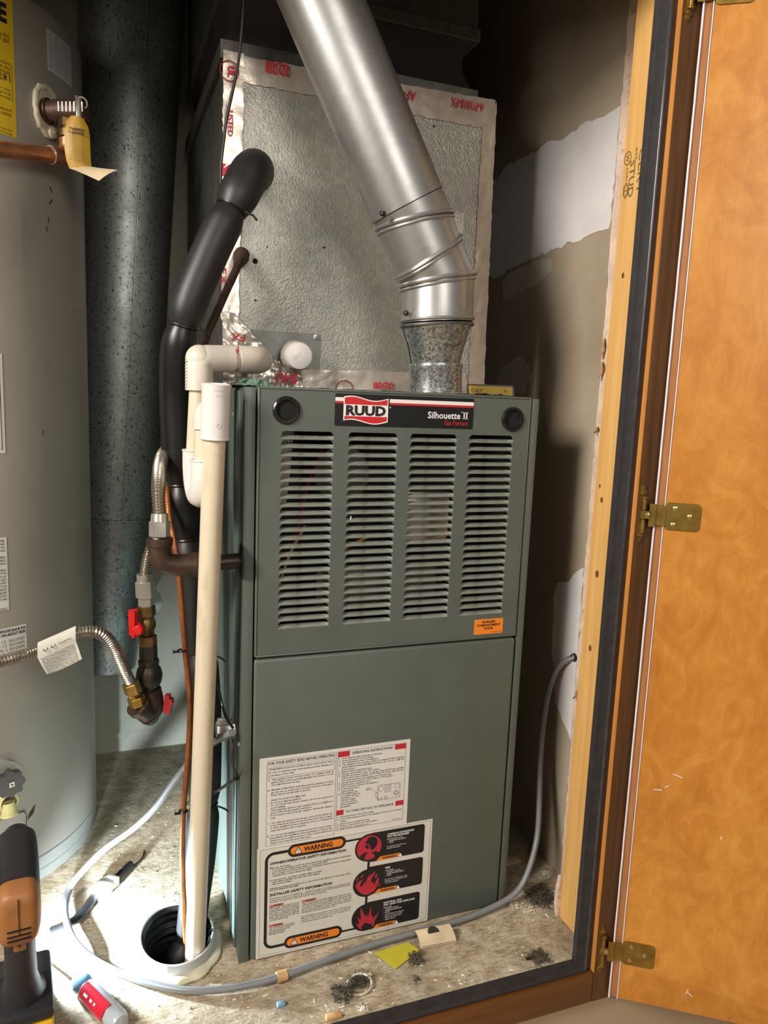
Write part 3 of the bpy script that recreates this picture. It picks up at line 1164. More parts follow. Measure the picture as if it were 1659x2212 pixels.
pts = [(.0790, .1560), (.032, .1560), (.0245, .1540), (.0208, .1485), (.0205, .140), (.0205, .034), (.0212, .0275), (.0255, .0225), (.032, .0212), (.076, .0212)]
FT, FB, FL = zz(600, 1842.5), zz(593, 2044.5), PY(-.0009, 574, 1950).x
fr_ = .0115
pts = [(.0790, FT)] + [(FL + fr_ + fr_ * math.cos(t), FT - fr_ + fr_ * math.sin(t)) for t in [pi / 2 + pi / 2 * i / 10 for i in range(11)]] + [(FL + fr_ + fr_ * math.cos(t), FB + fr_ + fr_ * math.sin(t)) for t in [pi + pi / 2 * i / 10 for i in range(11)]] + [(.0760, FB)]
thick(k, pts, .0046, h)
k.line(fq, (.130, zz(755, 1816)), (.185, zz(755, 1816)), .0032, h)
k.line(fq, (.130, zz(748, 2010)), (.180, zz(748, 2010)), .0032, h)
k.line(fq, (PY(-.0009, 797, 1860).x, .145), (PY(-.0009, 790, 1960).x, .050), .0040, h)


def pill(x0, z0, x1, z1):
    rr = (z1 - z0) / 2
    k.face(fq, rrect(x0, z0, x1, z1, rr, 10), h + .0001)
    B().face(fq, rrect(x0 + .0042, z0 + .0042, x1 - .0042, z1 - .0042, rr - .0042, 10), h + .0002).done('warning_pill', 'orange', wl, smooth=False)
    cz = (z0 + z1) / 2
    k.face(fq, [(x0 + .0095, cz - .0056), (x0 + .0225, cz - .0056), (x0 + .0160, cz + .0064)], h + .0003)
    wt.face(fq, [(x0 + .0112, cz - .0047), (x0 + .0208, cz - .0047), (x0 + .0160, cz + .0043)], h + .0004)
    k.rect(fq, x0 + .0155, cz - .0015, x0 + .0165, cz + .0022, h + .0005)
    k.face(fq, circ(x0 + .0160, cz - .0031, .0007, 8), h + .0005)
    text(k, fq, 'WARNING', x0 + .0245, cz - .0038, .0076, width=.0455, bold=.03, h=h + .0004)


for (ul, vl), (ur, vr) in (((622, 1840.5), (747, 1817)), ((613.5, 2036.5), (738.5, 2011.5))):
    pa, pb_ = PY(-.0009, ul, vl), PY(-.0009, ur, vr)
    zc_ = (pa.z + pb_.z) / 2
    pill(pa.x, zc_ - .0104, pb_.x, zc_ + .0104)
# three black panels with discs
for (du_, dv_), (pt, pb), cz, rows, head in (((797.5, 1830.6), ((918, 1779), (916, 1840)), .1555, ['EXPOSURE CAN CAUSE:', '•   SEVERE PERSONAL INJURY', '•   DEATH', '', 'See manual for vent system and', 'inspection instructions.'], ['CARBON MONOXIDE', 'MAY BE RELEASED']),
                       ((792.8, 1907.3), ((914, 1850), (911, 1909)), .0945, ['CAN CAUSE:', '•   PROPERTY DAMAGE', '•   SEVERE PERSONAL INJURY', '•   DEATH', '', 'Do not store or use gasoline or other', 'flammable vapors and liquids near this', 'or any other appliance.'], ['FIRE']),
                       ((789.7, 1981.6), ((907, 1925), (904, 1984)), .0345, ['CAN CAUSE:', '•   PROPERTY DAMAGE', '•   SEVERE PERSONAL INJURY', '•   DEATH', '•   If you smell gas: do not light any', '•   appliance or touch any switch.', '•   Call your gas supplier from a', '•   neighbor\'s phone.'], ['NATURAL GAS', 'MAY LEAK AND EXPLODE'])):
    dcp = PY(-.0009, du_, dv_)
    dx_, dz_ = dcp.x, dcp.z
    zt_p, zb_p = zz(*pt), zz(*pb)
    x1_p = PY(-.0009, *pt).x
    k.face(fq, rrect(dx_, zb_p, x1_p, zt_p, .0048, 8), h + .0001)
    k.face(fq, circ(dx_, dz_, .0236, 44), h + .00015)
    k.face(fq, [(dx_ - .004, dz_), (dx_ + .02, dz_), (dx_ + .02, zt_p), (dx_ + .012, zt_p), (dx_ - .002, dz_ + .0234)], h + .00012)
    if cz > .15:
        r.face(fq, circ(dx_, dz_, .0206, 44), h + .0002)
    xx = dx_ + .0300
    yy = zt_p - .0085
    for s in head:
        text(wt, fq, s, xx, yy, .0029, width=None, bold=.03, h=h + .0003, sx=1.12)
        yy -= .0040
    lines(wt, rows, xx, yy, .0031, .0018, .05, 0, fq, h + .0003)
    # orange corner flash
    B().face(fq, [(dx_ + .0120, zb_p), (dx_ + .0480, zb_p), (dx_ + .0520, zb_p + .0068), (dx_ + .0190, zb_p + .0068)], h + .0003).done('corner_flash', 'orange', wl, smooth=False)
    text(k, fq, 'WARNING', dx_ + .0225, zb_p + .0014, .0040, width=.0245, bold=.03, h=h + .0005)
    wt.face(fq, [(dx_ + .0495, zb_p + .0006), (dx_ + .0570, zb_p + .0006), (dx_ + .0532, zb_p + .0068)], h + .0004)
# pictograms: head in fumes, flames, blast
def wp(u0, v0):
    def g(x, y):
        p = PY(-.0009, u0 + x / 10.578, v0 + y / 10.578)
        return (p.x, p.z)
    return g


def poly(bb, g, pts, hh):
    q = [g(*p) for p in pts]
    ar = sum(q[i][0] * q[(i + 1) % len(q)][1] - q[(i + 1) % len(q)][0] * q[i][1] for i in range(len(q)))
    bb.face(fq, q if ar > 0 else q[::-1], hh)


g1_ = wp(755, 1790)
poly(k, g1_, [(490, 480), (470, 400), (430, 350), (380, 335), (345, 345), (375, 300), (400, 265), (430, 210), (500, 178), (570, 180), (625, 215), (645, 280), (625, 350), (590, 420), (545, 470)], h + .0004)
poly(k, g1_, [(405, 468), (365, 440), (358, 390), (380, 360), (415, 375), (440, 410), (445, 450)], h + .0004)
poly(k, g1_, [(235, 635), (290, 580), (345, 548), (430, 545), (385, 580), (345, 640), (325, 700), (280, 690)], h + .0004)
poly(k, g1_, [(490, 545), (545, 525), (600, 512), (650, 530), (700, 560), (660, 620), (600, 660), (575, 640), (570, 600), (540, 570)], h + .0004)
r.done('pictogram', 'picto_red', wl, smooth=False)
r = B()
g2_ = wp(755, 1870)
poly(r, g2_, [(150, 420), (210, 365), (275, 325), (305, 315), (270, 370), (245, 430), (235, 490), (285, 460), (325, 405), (350, 350), (362, 410), (380, 350), (400, 290), (450, 225), (530, 180), (575, 115), (585, 165), (560, 215), (505, 280), (490, 350), (510, 395), (535, 345), (545, 400), (540, 450), (575, 410), (615, 330), (660, 250), (668, 330), (650, 410), (610, 500), (550, 580), (460, 640), (380, 665), (290, 650), (200, 580), (150, 510), (135, 450)], h + .0003)
poly(r, g2_, [(240, 290), (270, 235), (330, 180), (310, 235), (280, 275)], h + .0003)
poly(r, g2_, [(160, 370), (170, 300), (195, 250), (205, 300), (185, 345)], h + .0003)
poly(r, g2_, [(570, 270), (595, 215), (645, 180), (635, 230), (600, 290)], h + .0003)
poly(r, g2_, [(650, 490), (670, 430), (710, 385), (695, 440)], h + .0003)
r.done('pictogram', 'picto_red', wl, smooth=False)
r = B()
g3_ = wp(750, 1940)
poly(r, g3_, [(320, 725), (270, 690), (225, 635), (195, 570), (260, 605), (262, 545), (235, 435), (310, 500), (305, 215), (400, 400), (415, 465), (440, 355), (470, 440), (550, 170), (545, 420), (582, 385), (585, 470), (732, 295), (630, 520), (600, 625), (550, 640), (560, 570), (510, 592), (470, 560), (425, 580), (395, 545), (370, 625), (325, 625)], h + .0003)
r.done('pictogram', 'picto_red', wl, smooth=False)
# text blocks at the left
text(k, fq, 'OWNER/OPERATOR SAFETY INFORMATION', .0275, zz(583, 1869.5), .0042, width=.1195, bold=.035, h=h, shear=.18)
lines(k, ['Make sure this furnace:', '•  is properly installed, serviced, and repaired by qualified service technicians~', '•  is not used inside a mobile home, trailer, or recreational vehicle', '•  has enough room around it to ensure adequate clearance from combustible~', '>materials, and to ensure adequate air supply', '', 'For best operation, check filters monthly. If filters are dirty:', '•  replace filters with filters the same size as the originals', '•  clean permanent filters', '', 'Lighting/operating instructions are on the front of the furnace or the back of the~', 'DO NOT REMOVE THIS LABEL'], .0275, zz(583, 1877.5), .0034, .0024, .1280, .016, fq, h)
text(k, fq, 'INSTALLER SAFETY INFORMATION', .0275, zz(583, 1937), .0042, width=.0985, bold=.035, h=h, shear=.18)
lines(k, ['This furnace must be installed by a qualified installer, according to manufacturer\'s~', 'instructions and local codes. In the absence of local codes, follow National Fuel Gas~', 'Code Z223.1. In Canada, follow CAN1-B149. DO NOT install in mobile home.'], .0275, zz(583, 1943.5), .0031, .0020, .1280, .016, fq, h)
for (u_, v_), w_, rows, dz_, gap_ in (((583, 1958), .0215, ['IMPROPER INSTALLATION,~', 'ADJUSTMENT, ALTERATION, SERVICE,~', 'OR MAINTENANCE CAN CAUSE FIRE,~', 'EXPLOSION, CARBON MONOXIDE~', 'POISONING OR PROPERTY DAMAGE.~', 'READ THE INSTRUCTIONS BEFORE~', 'STARTING. ELECTRICAL SHOCK~', 'OR CARBON MONOXIDE.'], .0030, .0465),
                                ((582, 2001), .0215, ['THIS FURNACE MUST BE WIRED~', 'AND GROUNDED. SERVICE BY A~', 'QUALIFIED INSTALLER ONLY.', 'READ ALL IMPORTANT', 'INFORMATION FIRST.'], .0028, .0400),
                                ((652, 1947.5), .0230, ['THIS FURNACE CONTAINS FIBERGLASS INSULATION.~', 'AIRBORNE PARTICLES OF FIBERGLASS ARE KNOWN~', 'TO THE STATE TO CAUSE HARM. DO NOT DISTURB~', 'WITHOUT A RESPIRATOR AND GLOVES. CARBON~', 'MONOXIDE IS PRODUCED WHEN FUEL BURNS~', 'INCOMPLETELY. KEEP VENTS OPEN AND CLEAR.', '', 'For Installation Instructions and User\'s Information~', 'Manual: If this information is not included with this~', 'furnace, contact the supplier or your installer for it.~', 'Have the furnace model and serial number ready.'], .0032, .0800)):
    p_ = PY(-.0009, u_, v_)
    x_ = .0275 if u_ < 600 else p_.x
    B().rect(fq, x_, p_.z - .0018, x_ + w_, p_.z + .0018, h).done('red_block', plain('pale_red_block', (206, 96, 84), .5, 0, 0), wl, smooth=False)
    text(k, fq, 'WARNING', x_ + .0060, p_.z - .0011, .0023, width=.0140, bold=.02, h=h + .0002)
    lines(k, rows, x_, p_.z - .0042, dz_, .0018, gap_, .016, fq, h)
k.done('black_print', 'ink', wl, smooth=False)['kind'] = 'stuff'
g.done('border_line', 'ink_grey', wl, smooth=False)
wt.done('white_print', 'ink_white', wl, smooth=False)['kind'] = 'stuff'

# crumpled green sealing tape on the front left corner of the casing top
pt_ = [PY(.020, u, v) for u, v in ((506, 834), (592, 838), (572, 820), (524, 818))]
GT = ([(p.x, max(p.z, FH + .0006)) for p in pt_])


# inside of the burner compartment, seen between the blades
B().box((.004, .150, .486), (FW - .004, .153, FH - .008)).done('inner_panel', 'dark_inside', fn, smooth=False)
B().box((.10, .045, .53), (.30, .149, .60), .006).done('burner_box', 'galv_dark', fn)
B().box((.235, .040, .635), (.315, .149, .715), .008).done('gas_valve', 'silver', fn)
b = B()
b.lathe((.150, .148, .735), (0, -1, 0), [(0, .05), (.05, .05), (.058, .044), (.06, 0)], 28)
b.done('draft_inducer', 'galv_dark', fn)
pp = B()
fp = plane((.024, .060, .690), (1, .35, 0), (0, .1, 1))
pp.prism(fp, [(0, 0), (.036, 0), (.043, .048), (.050, .112), (0, .112)], 0, .0006)
ws = pp.done('wiring_sheet', 'paper_warm', fn, smooth=False)
k = B()
text(k, fp, 'Wiring', .008, .088, .010, h=.0010, shear=.25)
text(k, fp, 'notes 02', .004, .072, .009, h=.0010, shear=.25)
k.line(fp, (.041, .05), (.047, .112), .0008, .0010)
k.done('sheet_lettering', 'ink', ws, smooth=False)
for pts, m in (([(.06, .09, .60), (.075, .06, .66), (.09, .07, .72), (.12, .09, .78)], 'dark_red'), ([(.05, .08, .56), (.06, .05, .62), (.085, .06, .66)], 'pvc_white'), ([(.14, .06, .62), (.19, .05, .645), (.23, .06, .64)], 'tool_yellow')):
    B().tube(spline(pts, .01), .0022, 8).done('wire', m, fn)
B().tube([(.138, .0045, .6755), (.1384, .0045, .6835)], .0012, 6).done('pilot_tip', 'ink_white', fn)

# side fittings: black knockout ring, clamp and screw heads
gp = PX(CL - .0005, 523, 1212)
B().lathe((CL - .0008, gp.y, gp.z), (-1, 0, 0), [(.0, .0), (.0004, .026)], 28).done('knockout_hole', 'void', fn)
p = PX(CL, 510, 1572)
b = B()
b.lathe((CL - .001, p.y, p.z), (-1, 0, 0), [(0, .016), (.006, .016), (.007, .0125), (.020, .0125), (.022, .0135), (.028, .0135)], 8, True, True)
b.box((CL - .028, p.y - .004, p.z + .010), (CL - .012, p.y + .004, p.z + .018), .002)
b.box((CL - .028, p.y - .004, p.z - .018), (CL - .012, p.y + .004, p.z - .010), .002)
b.done('cable_clamp', 'silver', fn)
for u, v in ((513, 1541), (517, 1607), (505, 895), (506, 1000)):
    p = PX(CL, u, v)
    B().lathe((CL - .0002, p.y, p.z), (-1, 0, 0), [(0, .004), (.002, .0036), (.003, 0)], 10).done('screw', 'silver', fn)

# ================================================================== coil box on top of the furnace
PYF = .190
PL, PR, PB, PT, PBK = -.0160, .4320, FH + .0003, 1.342, .73
pl = thing('evaporator_coil_box', 'galvanized sheet metal coil box with foil tape on the furnace', 'coil box', (.21, PYF, FH))
fp_ = lambda x, y, h=0.0: V((x, PYF - h, y))
B().box((PL, PYF, PB), (PR, PYF + .0015, PT), .0004).done('front_panel', 'galv_panel', pl, smooth=False)
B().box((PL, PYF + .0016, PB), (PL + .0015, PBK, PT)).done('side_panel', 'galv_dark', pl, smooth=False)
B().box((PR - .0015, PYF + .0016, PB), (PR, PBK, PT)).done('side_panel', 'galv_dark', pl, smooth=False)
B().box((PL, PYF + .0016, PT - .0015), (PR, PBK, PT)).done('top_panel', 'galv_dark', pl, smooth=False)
b = B()
b.prism(fp_, [(.020, .868), (.138, .868), (.138, .952), (.020, .952)], .0002, .0014)
ap = b.done('access_plate', 'galv_plate', pl, smooth=False)
q = PY(PYF, 682, 729)
B().lathe((q.x, PYF - .0014, q.z), (0, -1, 0), [(0, .0048), (.0012, .0048), (.0014, .0034), (.0045, .0032), (.0055, 0)], 6).done('screw', 'silver', ap, smooth=False)
for u, v, r in ((551, 564, .0042), (700, 535, .0018), (937, 273, .0018), (552, 649, .0016), (577, 533, .0012)):
    q = PY(PYF, u, v)
    B().face(fp_, circ(q.x, q.z, r, 14), .0004).done('screw_hole', 'void', pl, smooth=False)


def sheet(f, quad, nx, ny, amp, scale, h0=.0012, seed=0.0, mat='foil', fold=0.0):
    """thin crumpled sheet over a quad (bl, br, tr, tl)"""
    bl, br, tr, tl = [V((p[0], p[1], 0)) for p in quad]
    vs, fs = [], []
    for j in range(ny + 1):
        for i in range(nx + 1):
            s, t = i / nx, j / ny
            p = bl.lerp(br, s).lerp(tl.lerp(tr, s), t)
            e = 0
            if i in (0, nx) or j in (0, ny):
                e = .0010
            nn = noise.noise(V((p.x * scale + seed, p.y * scale, seed * 3.1)))
            n2 = abs(noise.noise(V((p.x * scale * 2.3, p.y * scale * 2.3 + seed, 4.0))))
            hh = h0 + amp * (abs(nn) * .7 + n2 * .6) + fold * abs(nn) * 2
            vs.append(f(p.x + rnd(e), p.y + rnd(e), hh))
    for j in range(ny):
        for i in range(nx):
            a = j * (nx + 1) + i
            fs.append((a, a + 1, a + nx + 2, a + nx + 1))
    # back side for thickness
    m = len(vs)
    nrm = (f(0, 0, 1) - f(0, 0, 0)).normalized()
    vs += [v - nrm * .0004 for v in vs]
    fs += [tuple(reversed([i + m for i in q])) for q in fs]
    return B().add(vs, fs)


def pxz(u, v):
    q = PY(PYF, u, v)
    return (q.x, max(q.z, FH + .0015))


tl_ = sheet(fp_, [pxz(477, 690), pxz(515, 690), pxz(528, 118), pxz(482, 108)], 8, 60, .0022, 45, seed=1.3).done('foil_tape', 'foil', pl, ang=180)
tt = sheet(fp_, [pxz(520, 178), pxz(1062, 281), pxz(1070, 217), pxz(510, 120)], 60, 7, .0016, 40, seed=2.2).done('foil_tape', 'foil', pl, ang=180)
tr_ = sheet(fp_, [pxz(1009, 842), pxz(1044, 842), pxz(1072, 222), pxz(1041, 276)], 6, 60, .0016, 38, .0016, seed=5.1).done('foil_tape', 'foil', pl, ang=180)
tb = sheet(fp_, [pxz(590, 846), pxz(1010, 850), pxz(1006, 806), pxz(610, 798)], 50, 6, .0032, 60, .0016, seed=7.7).done('foil_tape', 'foil', pl, ang=180)
tc = sheet(fp_, [pxz(484, 775), pxz(615, 800), pxz(505, 676), pxz(478, 672)], 22, 22, .0085, 48, .002, seed=3.9).done('foil_tape', 'foil', pl, ang=60)
td = sheet(fp_, [pxz(540, 836), pxz(652, 842), pxz(648, 792), pxz(568, 770)], 18, 12, .013, 55, .002, seed=9.2).done('foil_tape', 'foil', pl, ang=60)
te = sheet(fp_, [pxz(480, 832), pxz(560, 838), pxz(545, 788), pxz(482, 790)], 14, 10, .011, 60, .002, seed=12.2).done('foil_tape', 'foil', pl, ang=60)
fl_ = lambda x, y, h=0.0: V((PL - h, -x, y))
sheet(fl_, [(-PYF - .016, .90), (-PYF + .0015, .90), (-PYF + .0015, PT - .004), (-PYF - .020, PT - .004)], 4, 60, .0016, 60, seed=6.0).done('foil_tape', 'foil', pl, ang=180)
frs = lambda x, y, h=0.0: V((PR + h, x, y))
sheet(frs, [(PYF - .0015, .87), (PYF + .022, .87), (PYF + .022, PT), (PYF - .0015, PT)], 4, 60, .0016, 60, seed=8.0).done('foil_tape', 'foil', pl, ang=180)


def tprint(par, s, u, v, size, ux, uy, width=None, bold=.02, al='L', hh=.0062):
    q = PY(PYF - hh, u, v)
    f = plane(q, ux, uy)
    b = B()
    text(b, f, s, 0, 0, size, al, width, bold)
    b.done('red_lettering', 'ink_red', par, smooth=False)


UD = ((-1, 0, 0), (0, 0, -1))      # upside down
DN = ((0, 0, -1), (1, 0, 0))       # reading downwards
tprint(tt, '02/08', 624, 140, .0165, *UD, width=.036, hh=.0045)
tprint(tt, 'A-P/181B-FX', 1046, 224, .0130, *UD, width=.060, hh=.0045)
tprint(tt, 'AF-1', 899, 199, .0130, *UD, width=.026, hh=.0045)
tprint(tl_, 'LISTED', 493, 237, .0075, *DN, width=.036, hh=.0045)
tprint(tl_, 'SHU', 479, 352, .0170, *DN, width=.046, bold=.05, hh=.0050)
tprint(tl_, 'FX', 478, 578, .0080, *DN, width=.026, hh=.0045)
tprint(tl_, 'UL', 493, 141, .0100, *DN, width=.0150, bold=.05, hh=.0045)
q = PY(PYF - .0045, 496, 153)
B().outline(plane(q, (1, 0, 0), (0, 0, 1)), [p for p in circ(0, 0, .0138, 26)], .0014).done('red_lettering', 'ink_red', tl_, smooth=False)
tprint(tc, 'FX', 530, 722, .0110, *UD, width=.022, hh=.013)
tprint(td, 'SHU', 643, 808, .0150, *UD, width=.034, bold=.05, hh=.018)
tprint(tb, '02/08', 850, 827, .0110, *UD, width=.036, hh=.0062)
q = PY(PYF - .0062, 745, 842)
B().outline(plane(q, (1, 0, 0), (0, 0, 1)), [(.0150 * math.cos(pi * i / 16), .0150 * math.sin(pi * i / 16)) for i in range(17)], .0014).done('red_lettering', 'ink_red', tb, smooth=False)
# small data sticker
q0, q1 = PY(PYF, 958, 499), PY(PYF, 1002, 461)
b = B()
b.prism(fp_, [(q0.x, q0.z), (q1.x, q0.z), (q1.x, q1.z), (q0.x, q1.z)], 0, .0006)
sk = b.done('data_sticker', 'paper_warm', pl, smooth=False)
b = B()
b.outline(fp_, [(q0.x + .006, q1.z - .015), (q1.x - .005, q1.z - .015), (q1.x - .005, q1.z - .002), (q0.x + .006, q1.z - .002)], .0005, .0008)
b.line(fp_, (q0.x + .006, q1.z - .0085), (q1.x - .005, q1.z - .0085), .0005, .0008)
text(b, fp_, 'RC18', q1.x - .020, q1.z - .0065, .0035, 'R', h=.0008)
text(b, fp_, 'A3', q1.x - .020, q1.z - .0135, .0035, 'R', h=.0008)
b.done('sticker_lettering', 'ink_grey', sk, smooth=False)

gt = sheet(lambda x, y, h=0.0: V((x, .022 - h, y)), GT, 16, 6, .008, 70, .001, 4.4, plain('green_sealing_tape', (84, 112, 98), .35, .1, .2, 40)).done('sealing_tape', plain('green_sealing_tape', (84, 112, 98), .35, .1, .2, 40), fn, ang=60)
gt['label'] = 'crumpled green tape on the top corner'

# supply duct above with its dark flexible collar
ud_ = thing('supply_duct', 'dim grey supply duct with dark fabric collar above the coil box', 'duct', (.19, PYF + .02, PT))
B().box((-.024, PYF + .008, PT + .0005), (.402, .70, PT + .027), .001).done('start_flange', 'galv_dark', ud_, smooth=False)
b = B()
rings = []
for k in range(7):
    t = k / 6
    z = PT + .027 + t * .082
    w = .014 * math.sin(pi * t)
    ring = []
    for (xa, ya, xb, yb) in ((-.018, PYF + .014, .394, PYF + .014), (.394, PYF + .014, .394, .69), (.394, .69, -.018, .69), (-.018, .69, -.018, PYF + .014)):
        for i in range(14):
            s = i / 14
            x, y = xa + (xb - xa) * s, ya + (yb - ya) * s
            nn = noise.noise(V((x * 14, y * 14, z * 22)))
            ring.append(V((x - (x - .19) / .21 * (w + nn * .006), y + (w + abs(nn) * .006 if y < .4 else -w), z)))
    rings.append(ring)
b.loft(rings)
b.done('fabric_collar', plain('dark_collar_fabric', (36, 31, 29), 0.8, 0, .2, 20), ud_, ang=60)
b = B()
b.box((-.022, PYF + .006, PT + .100), (.400, .70, PT + .120), .001)
b.box((-.018, PYF + .012, PT + .120), (.396, .69, ZC - .002))
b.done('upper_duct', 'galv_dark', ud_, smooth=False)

# ================================================================== furnace flue
fu = thing('flue_pipe', 'shiny galvanized flue pipe rising at a slant from the furnace', 'flue', (.28, .045, FH))
FY = .045


def oring(L, R, ry, n=36, tilt=0.0):
    a, c = PY(FY, *L), PY(FY, *R)
    m, w = (a + c) / 2, (c - a) / 2
    return [m + w * math.cos(2 * pi * i / n) + V((0, ry * math.sin(2 * pi * i / n), tilt * math.sin(2 * pi * i / n))) for i in range(n)]


def fl_seg(name, rs, mat, **kw):
    b = B()
    b.loft([oring(L, R, (PY(FY, *R) - PY(FY, *L)).length / 2 if ry is None else ry) for L, R, ry in rs], False, False)
    return b.done(name, mat, fu, **kw)


def bead(L, R, r, par, name='bead', ry=None, mat='galv_flue'):
    ring = oring(L, R, ry or .0525)
    B().loop(ring, r, 8).done(name, mat, par)


R4 = .0518
s1 = fl_seg('vent_collar', [((887, 847), (992, 848), None), ((888, 797), (992, 797), None), ((886, 792), (994, 792), None), ((887, 786), (993, 786), None), ((891, 783), (989, 783), None)], 'galv_spangle')
s2 = fl_seg('reducer', [((892, 783), (988, 783), None), ((879, 718), (1006, 717), None), ((874, 706), (1012, 705), None)], 'galv_spangle')
bead((872, 704), (1013, 703), .0030, s2, ry=.050, mat='galv_dark')
B().tube([PY(FY - .034, 874, 703), PY(FY - .034, 871, 714), PY(FY - .034, 881, 745), PY(FY - .030, 889, 785)], .0009, 6).done('seam', 'void', s2)
s3 = fl_seg('elbow_section', [((872, 697), (1014, 696), R4), ((873, 640), (1016, 622), R4), ((872, 622), (1017, 597), R4)], 'galv_flue')
bead((871, 692), (1015, 690), .0024, s3, mat='galv_flue')
bead((869, 616), (1019, 593), .0036, s3)
bead((870, 626), (1018, 604), .0022, s3)
s4 = fl_seg('elbow_section', [((872, 614), (1017, 588), R4), ((862, 598), (988, 520), R4)], 'galv_flue')
bead((859, 599), (987, 512), .0036, s4)
bead((861, 606), (990, 520), .0020, s4)
s5 = fl_seg('elbow_section', [((862, 594), (984, 508), R4), ((819, 498), (970, 468), R4)], 'galv_flue')
bead((818, 492), (971, 462), .0032, s5)
bead((821, 503), (973, 472), .0020, s5)
s6 = fl_seg('elbow_section', [((820, 489), (969, 459), R4), ((811, 478), (947, 409), R4)], 'galv_flue')
ma, mb = (PY(FY, 811, 478) + PY(FY, 947, 409)) / 2, (PY(FY, 602, 0) + PY(FY, 782, 0)) / 2
ax = (mb - ma).normalized()
rx = V((ax.z, 0, -ax.x))
rp = .0512
top = mb + ax * ((ZC - .02 - mb.z) / ax.z)
n = 36
lo = oring((809, 480), (949, 408), rp)
hi = [top + rx * (rp * 1.0 * math.cos(2 * pi * i / n)) + V((0, 1, 0)) * (rp * math.sin(2 * pi * i / n)) for i in range(n)]
mid = [lo[i].lerp(hi[i], .5) for i in range(n)]
s7 = B().loft([lo, mid, hi], False, False).done('straight_pipe', 'galv_flue', fu)
B().loop(oring((810, 479.5), (948, 408.5), rp + .0004), .0007, 6).done('joint_line', 'void', s7)
for u, v, dy in ((826, 461, -.040), (944, 400, -.004), (876, 676, -.020), (994, 678, -.036), (975, 676, -.045), (977, 628, -.045)):
    q = PY(FY + dy, u, v)
    dr_ = V((q.x - PY(FY, 915, v).x, dy, 0)).normalized()
    B().lathe(q - dr_ * .0035, dr_, [(0, .0040), (.0045, .0040), (.0062, .0034), (.0070, 0)], 8).done('screw', 'iron', fu)

# ================================================================== round air duct behind the heater
ad = thing('air_duct', 'speckled galvanized round duct between heater and furnace', 'duct', (-.15, .665, .2))
AY = .662
e0, e1, e2 = PY(AY, 396, 60), PY(AY, 338, 1112), PY(AY, 294, 1432)
a0 = V((e0.x - .098, AY, e0.z))
a1 = V((e1.x - .084, AY, e1.z))
a2 = V((e2.x - .066, AY + .012, e2.z))
up = (a0 - a1).normalized()
a00 = a0 + up * ((ZC - .03 - a0.z) / up.z)
s1 = B().tube([a1 + up * .004, a1.lerp(a0, .5), a0, a00], [.084, .090, .098, .099], 40, False, False).done('upper_pipe', 'galv_duct', ad)
s2 = B().tube([a2, a1 + (a1 - a2).normalized() * -.002, a1 + (a1 - a2).normalized() * .014], [.066, .081, .0815], 40, False, False).done('lower_pipe', 'galv_duct', ad)
B().torus(a1 + up * .001, up, .0835, .0016, 40, 6).done('crimp_bead', 'galv_duct', s1)
B().tube([a1.lerp(a0, t) + V((.012 + .014 * t, -.084 - .012 * t, 0)) for t in (0, .25, .5, .75, 1)], .0011, 6).done('lock_seam', 'galv_duct', s1)

# ================================================================== water heater
HC, HR = V((-.4753, .4938, 0)), .255


def PC(u, v, R=HR):
    q = ray(u, v)
    ox, oy = CAM.x - HC.x, CAM.y - HC.y
    A = q.x ** 2 + q.y ** 2
    Bq = ox * q.x + oy * q.y
    Cq = ox * ox + oy * oy - R * R
    d = Bq * Bq - A * Cq
    t = (-Bq - math.sqrt(max(d, 0))) / A
    return CAM + q * t


TH0 = math.atan2(PC(60, 1000).y - HC.y, PC(60, 1000).x - HC.x)


def fc(s, z, h=0.0):
    a = TH0 + s / HR
    return V((HC.x + (HR + h) * math.cos(a), HC.y + (HR + h) * math.sin(a), z))


def cs_(u, v):
    p = PC(u, v)
    return ((math.atan2(p.y - HC.y, p.x - HC.x) - TH0) * HR, p.z)


HT = PY(.49, 154, 108).z
wh = thing('water_heater', 'tall beige grey cylindrical water heater at the left', 'water heater', HC)
b = B()
b.lathe(HC, (0, 0, 1), [(.045, HR - .004), (.047, HR), (HT - .012, HR), (HT - .003, HR - .003), (HT, HR - .012), (HT + .02, .10), (HT + .022, 0)], 96)
b.done('tank', 'heater', wh, ang=30)
b = B()
b.lathe(HC, (0, 0, 1), [(0, HR - .003), (.018, HR - .002), (.020, HR - .005), (.022, HR - .001), (.043, HR - .001), (.0445, HR - .006)], 96)
b.done('base_ring', 'heater_skirt', wh, ang=30)


def cyl_label(name, mat, s0, s1, z0, z1, h=.0005, n=14):
    b = B()
    vs, fs = [], []
    for i in range(n + 1):
        s = s0 + (s1 - s0) * i / n
        vs += [fc(s, z0, h), fc(s, z1, h), fc(s, z0, 0), fc(s, z1, 0)]
    for i in range(n):
        a = i * 4
        fs += [(a, a + 4, a + 5, a + 1), (a + 1, a + 5, a + 7, a + 3), (a + 4, a, a + 2, a + 6)]
    fs += [(0, 1, 3, 2), (n * 4 + 1, n * 4, n * 4 + 2, n * 4 + 3)]
    return b.add(vs, fs).done(name, mat, wh, ang=30)


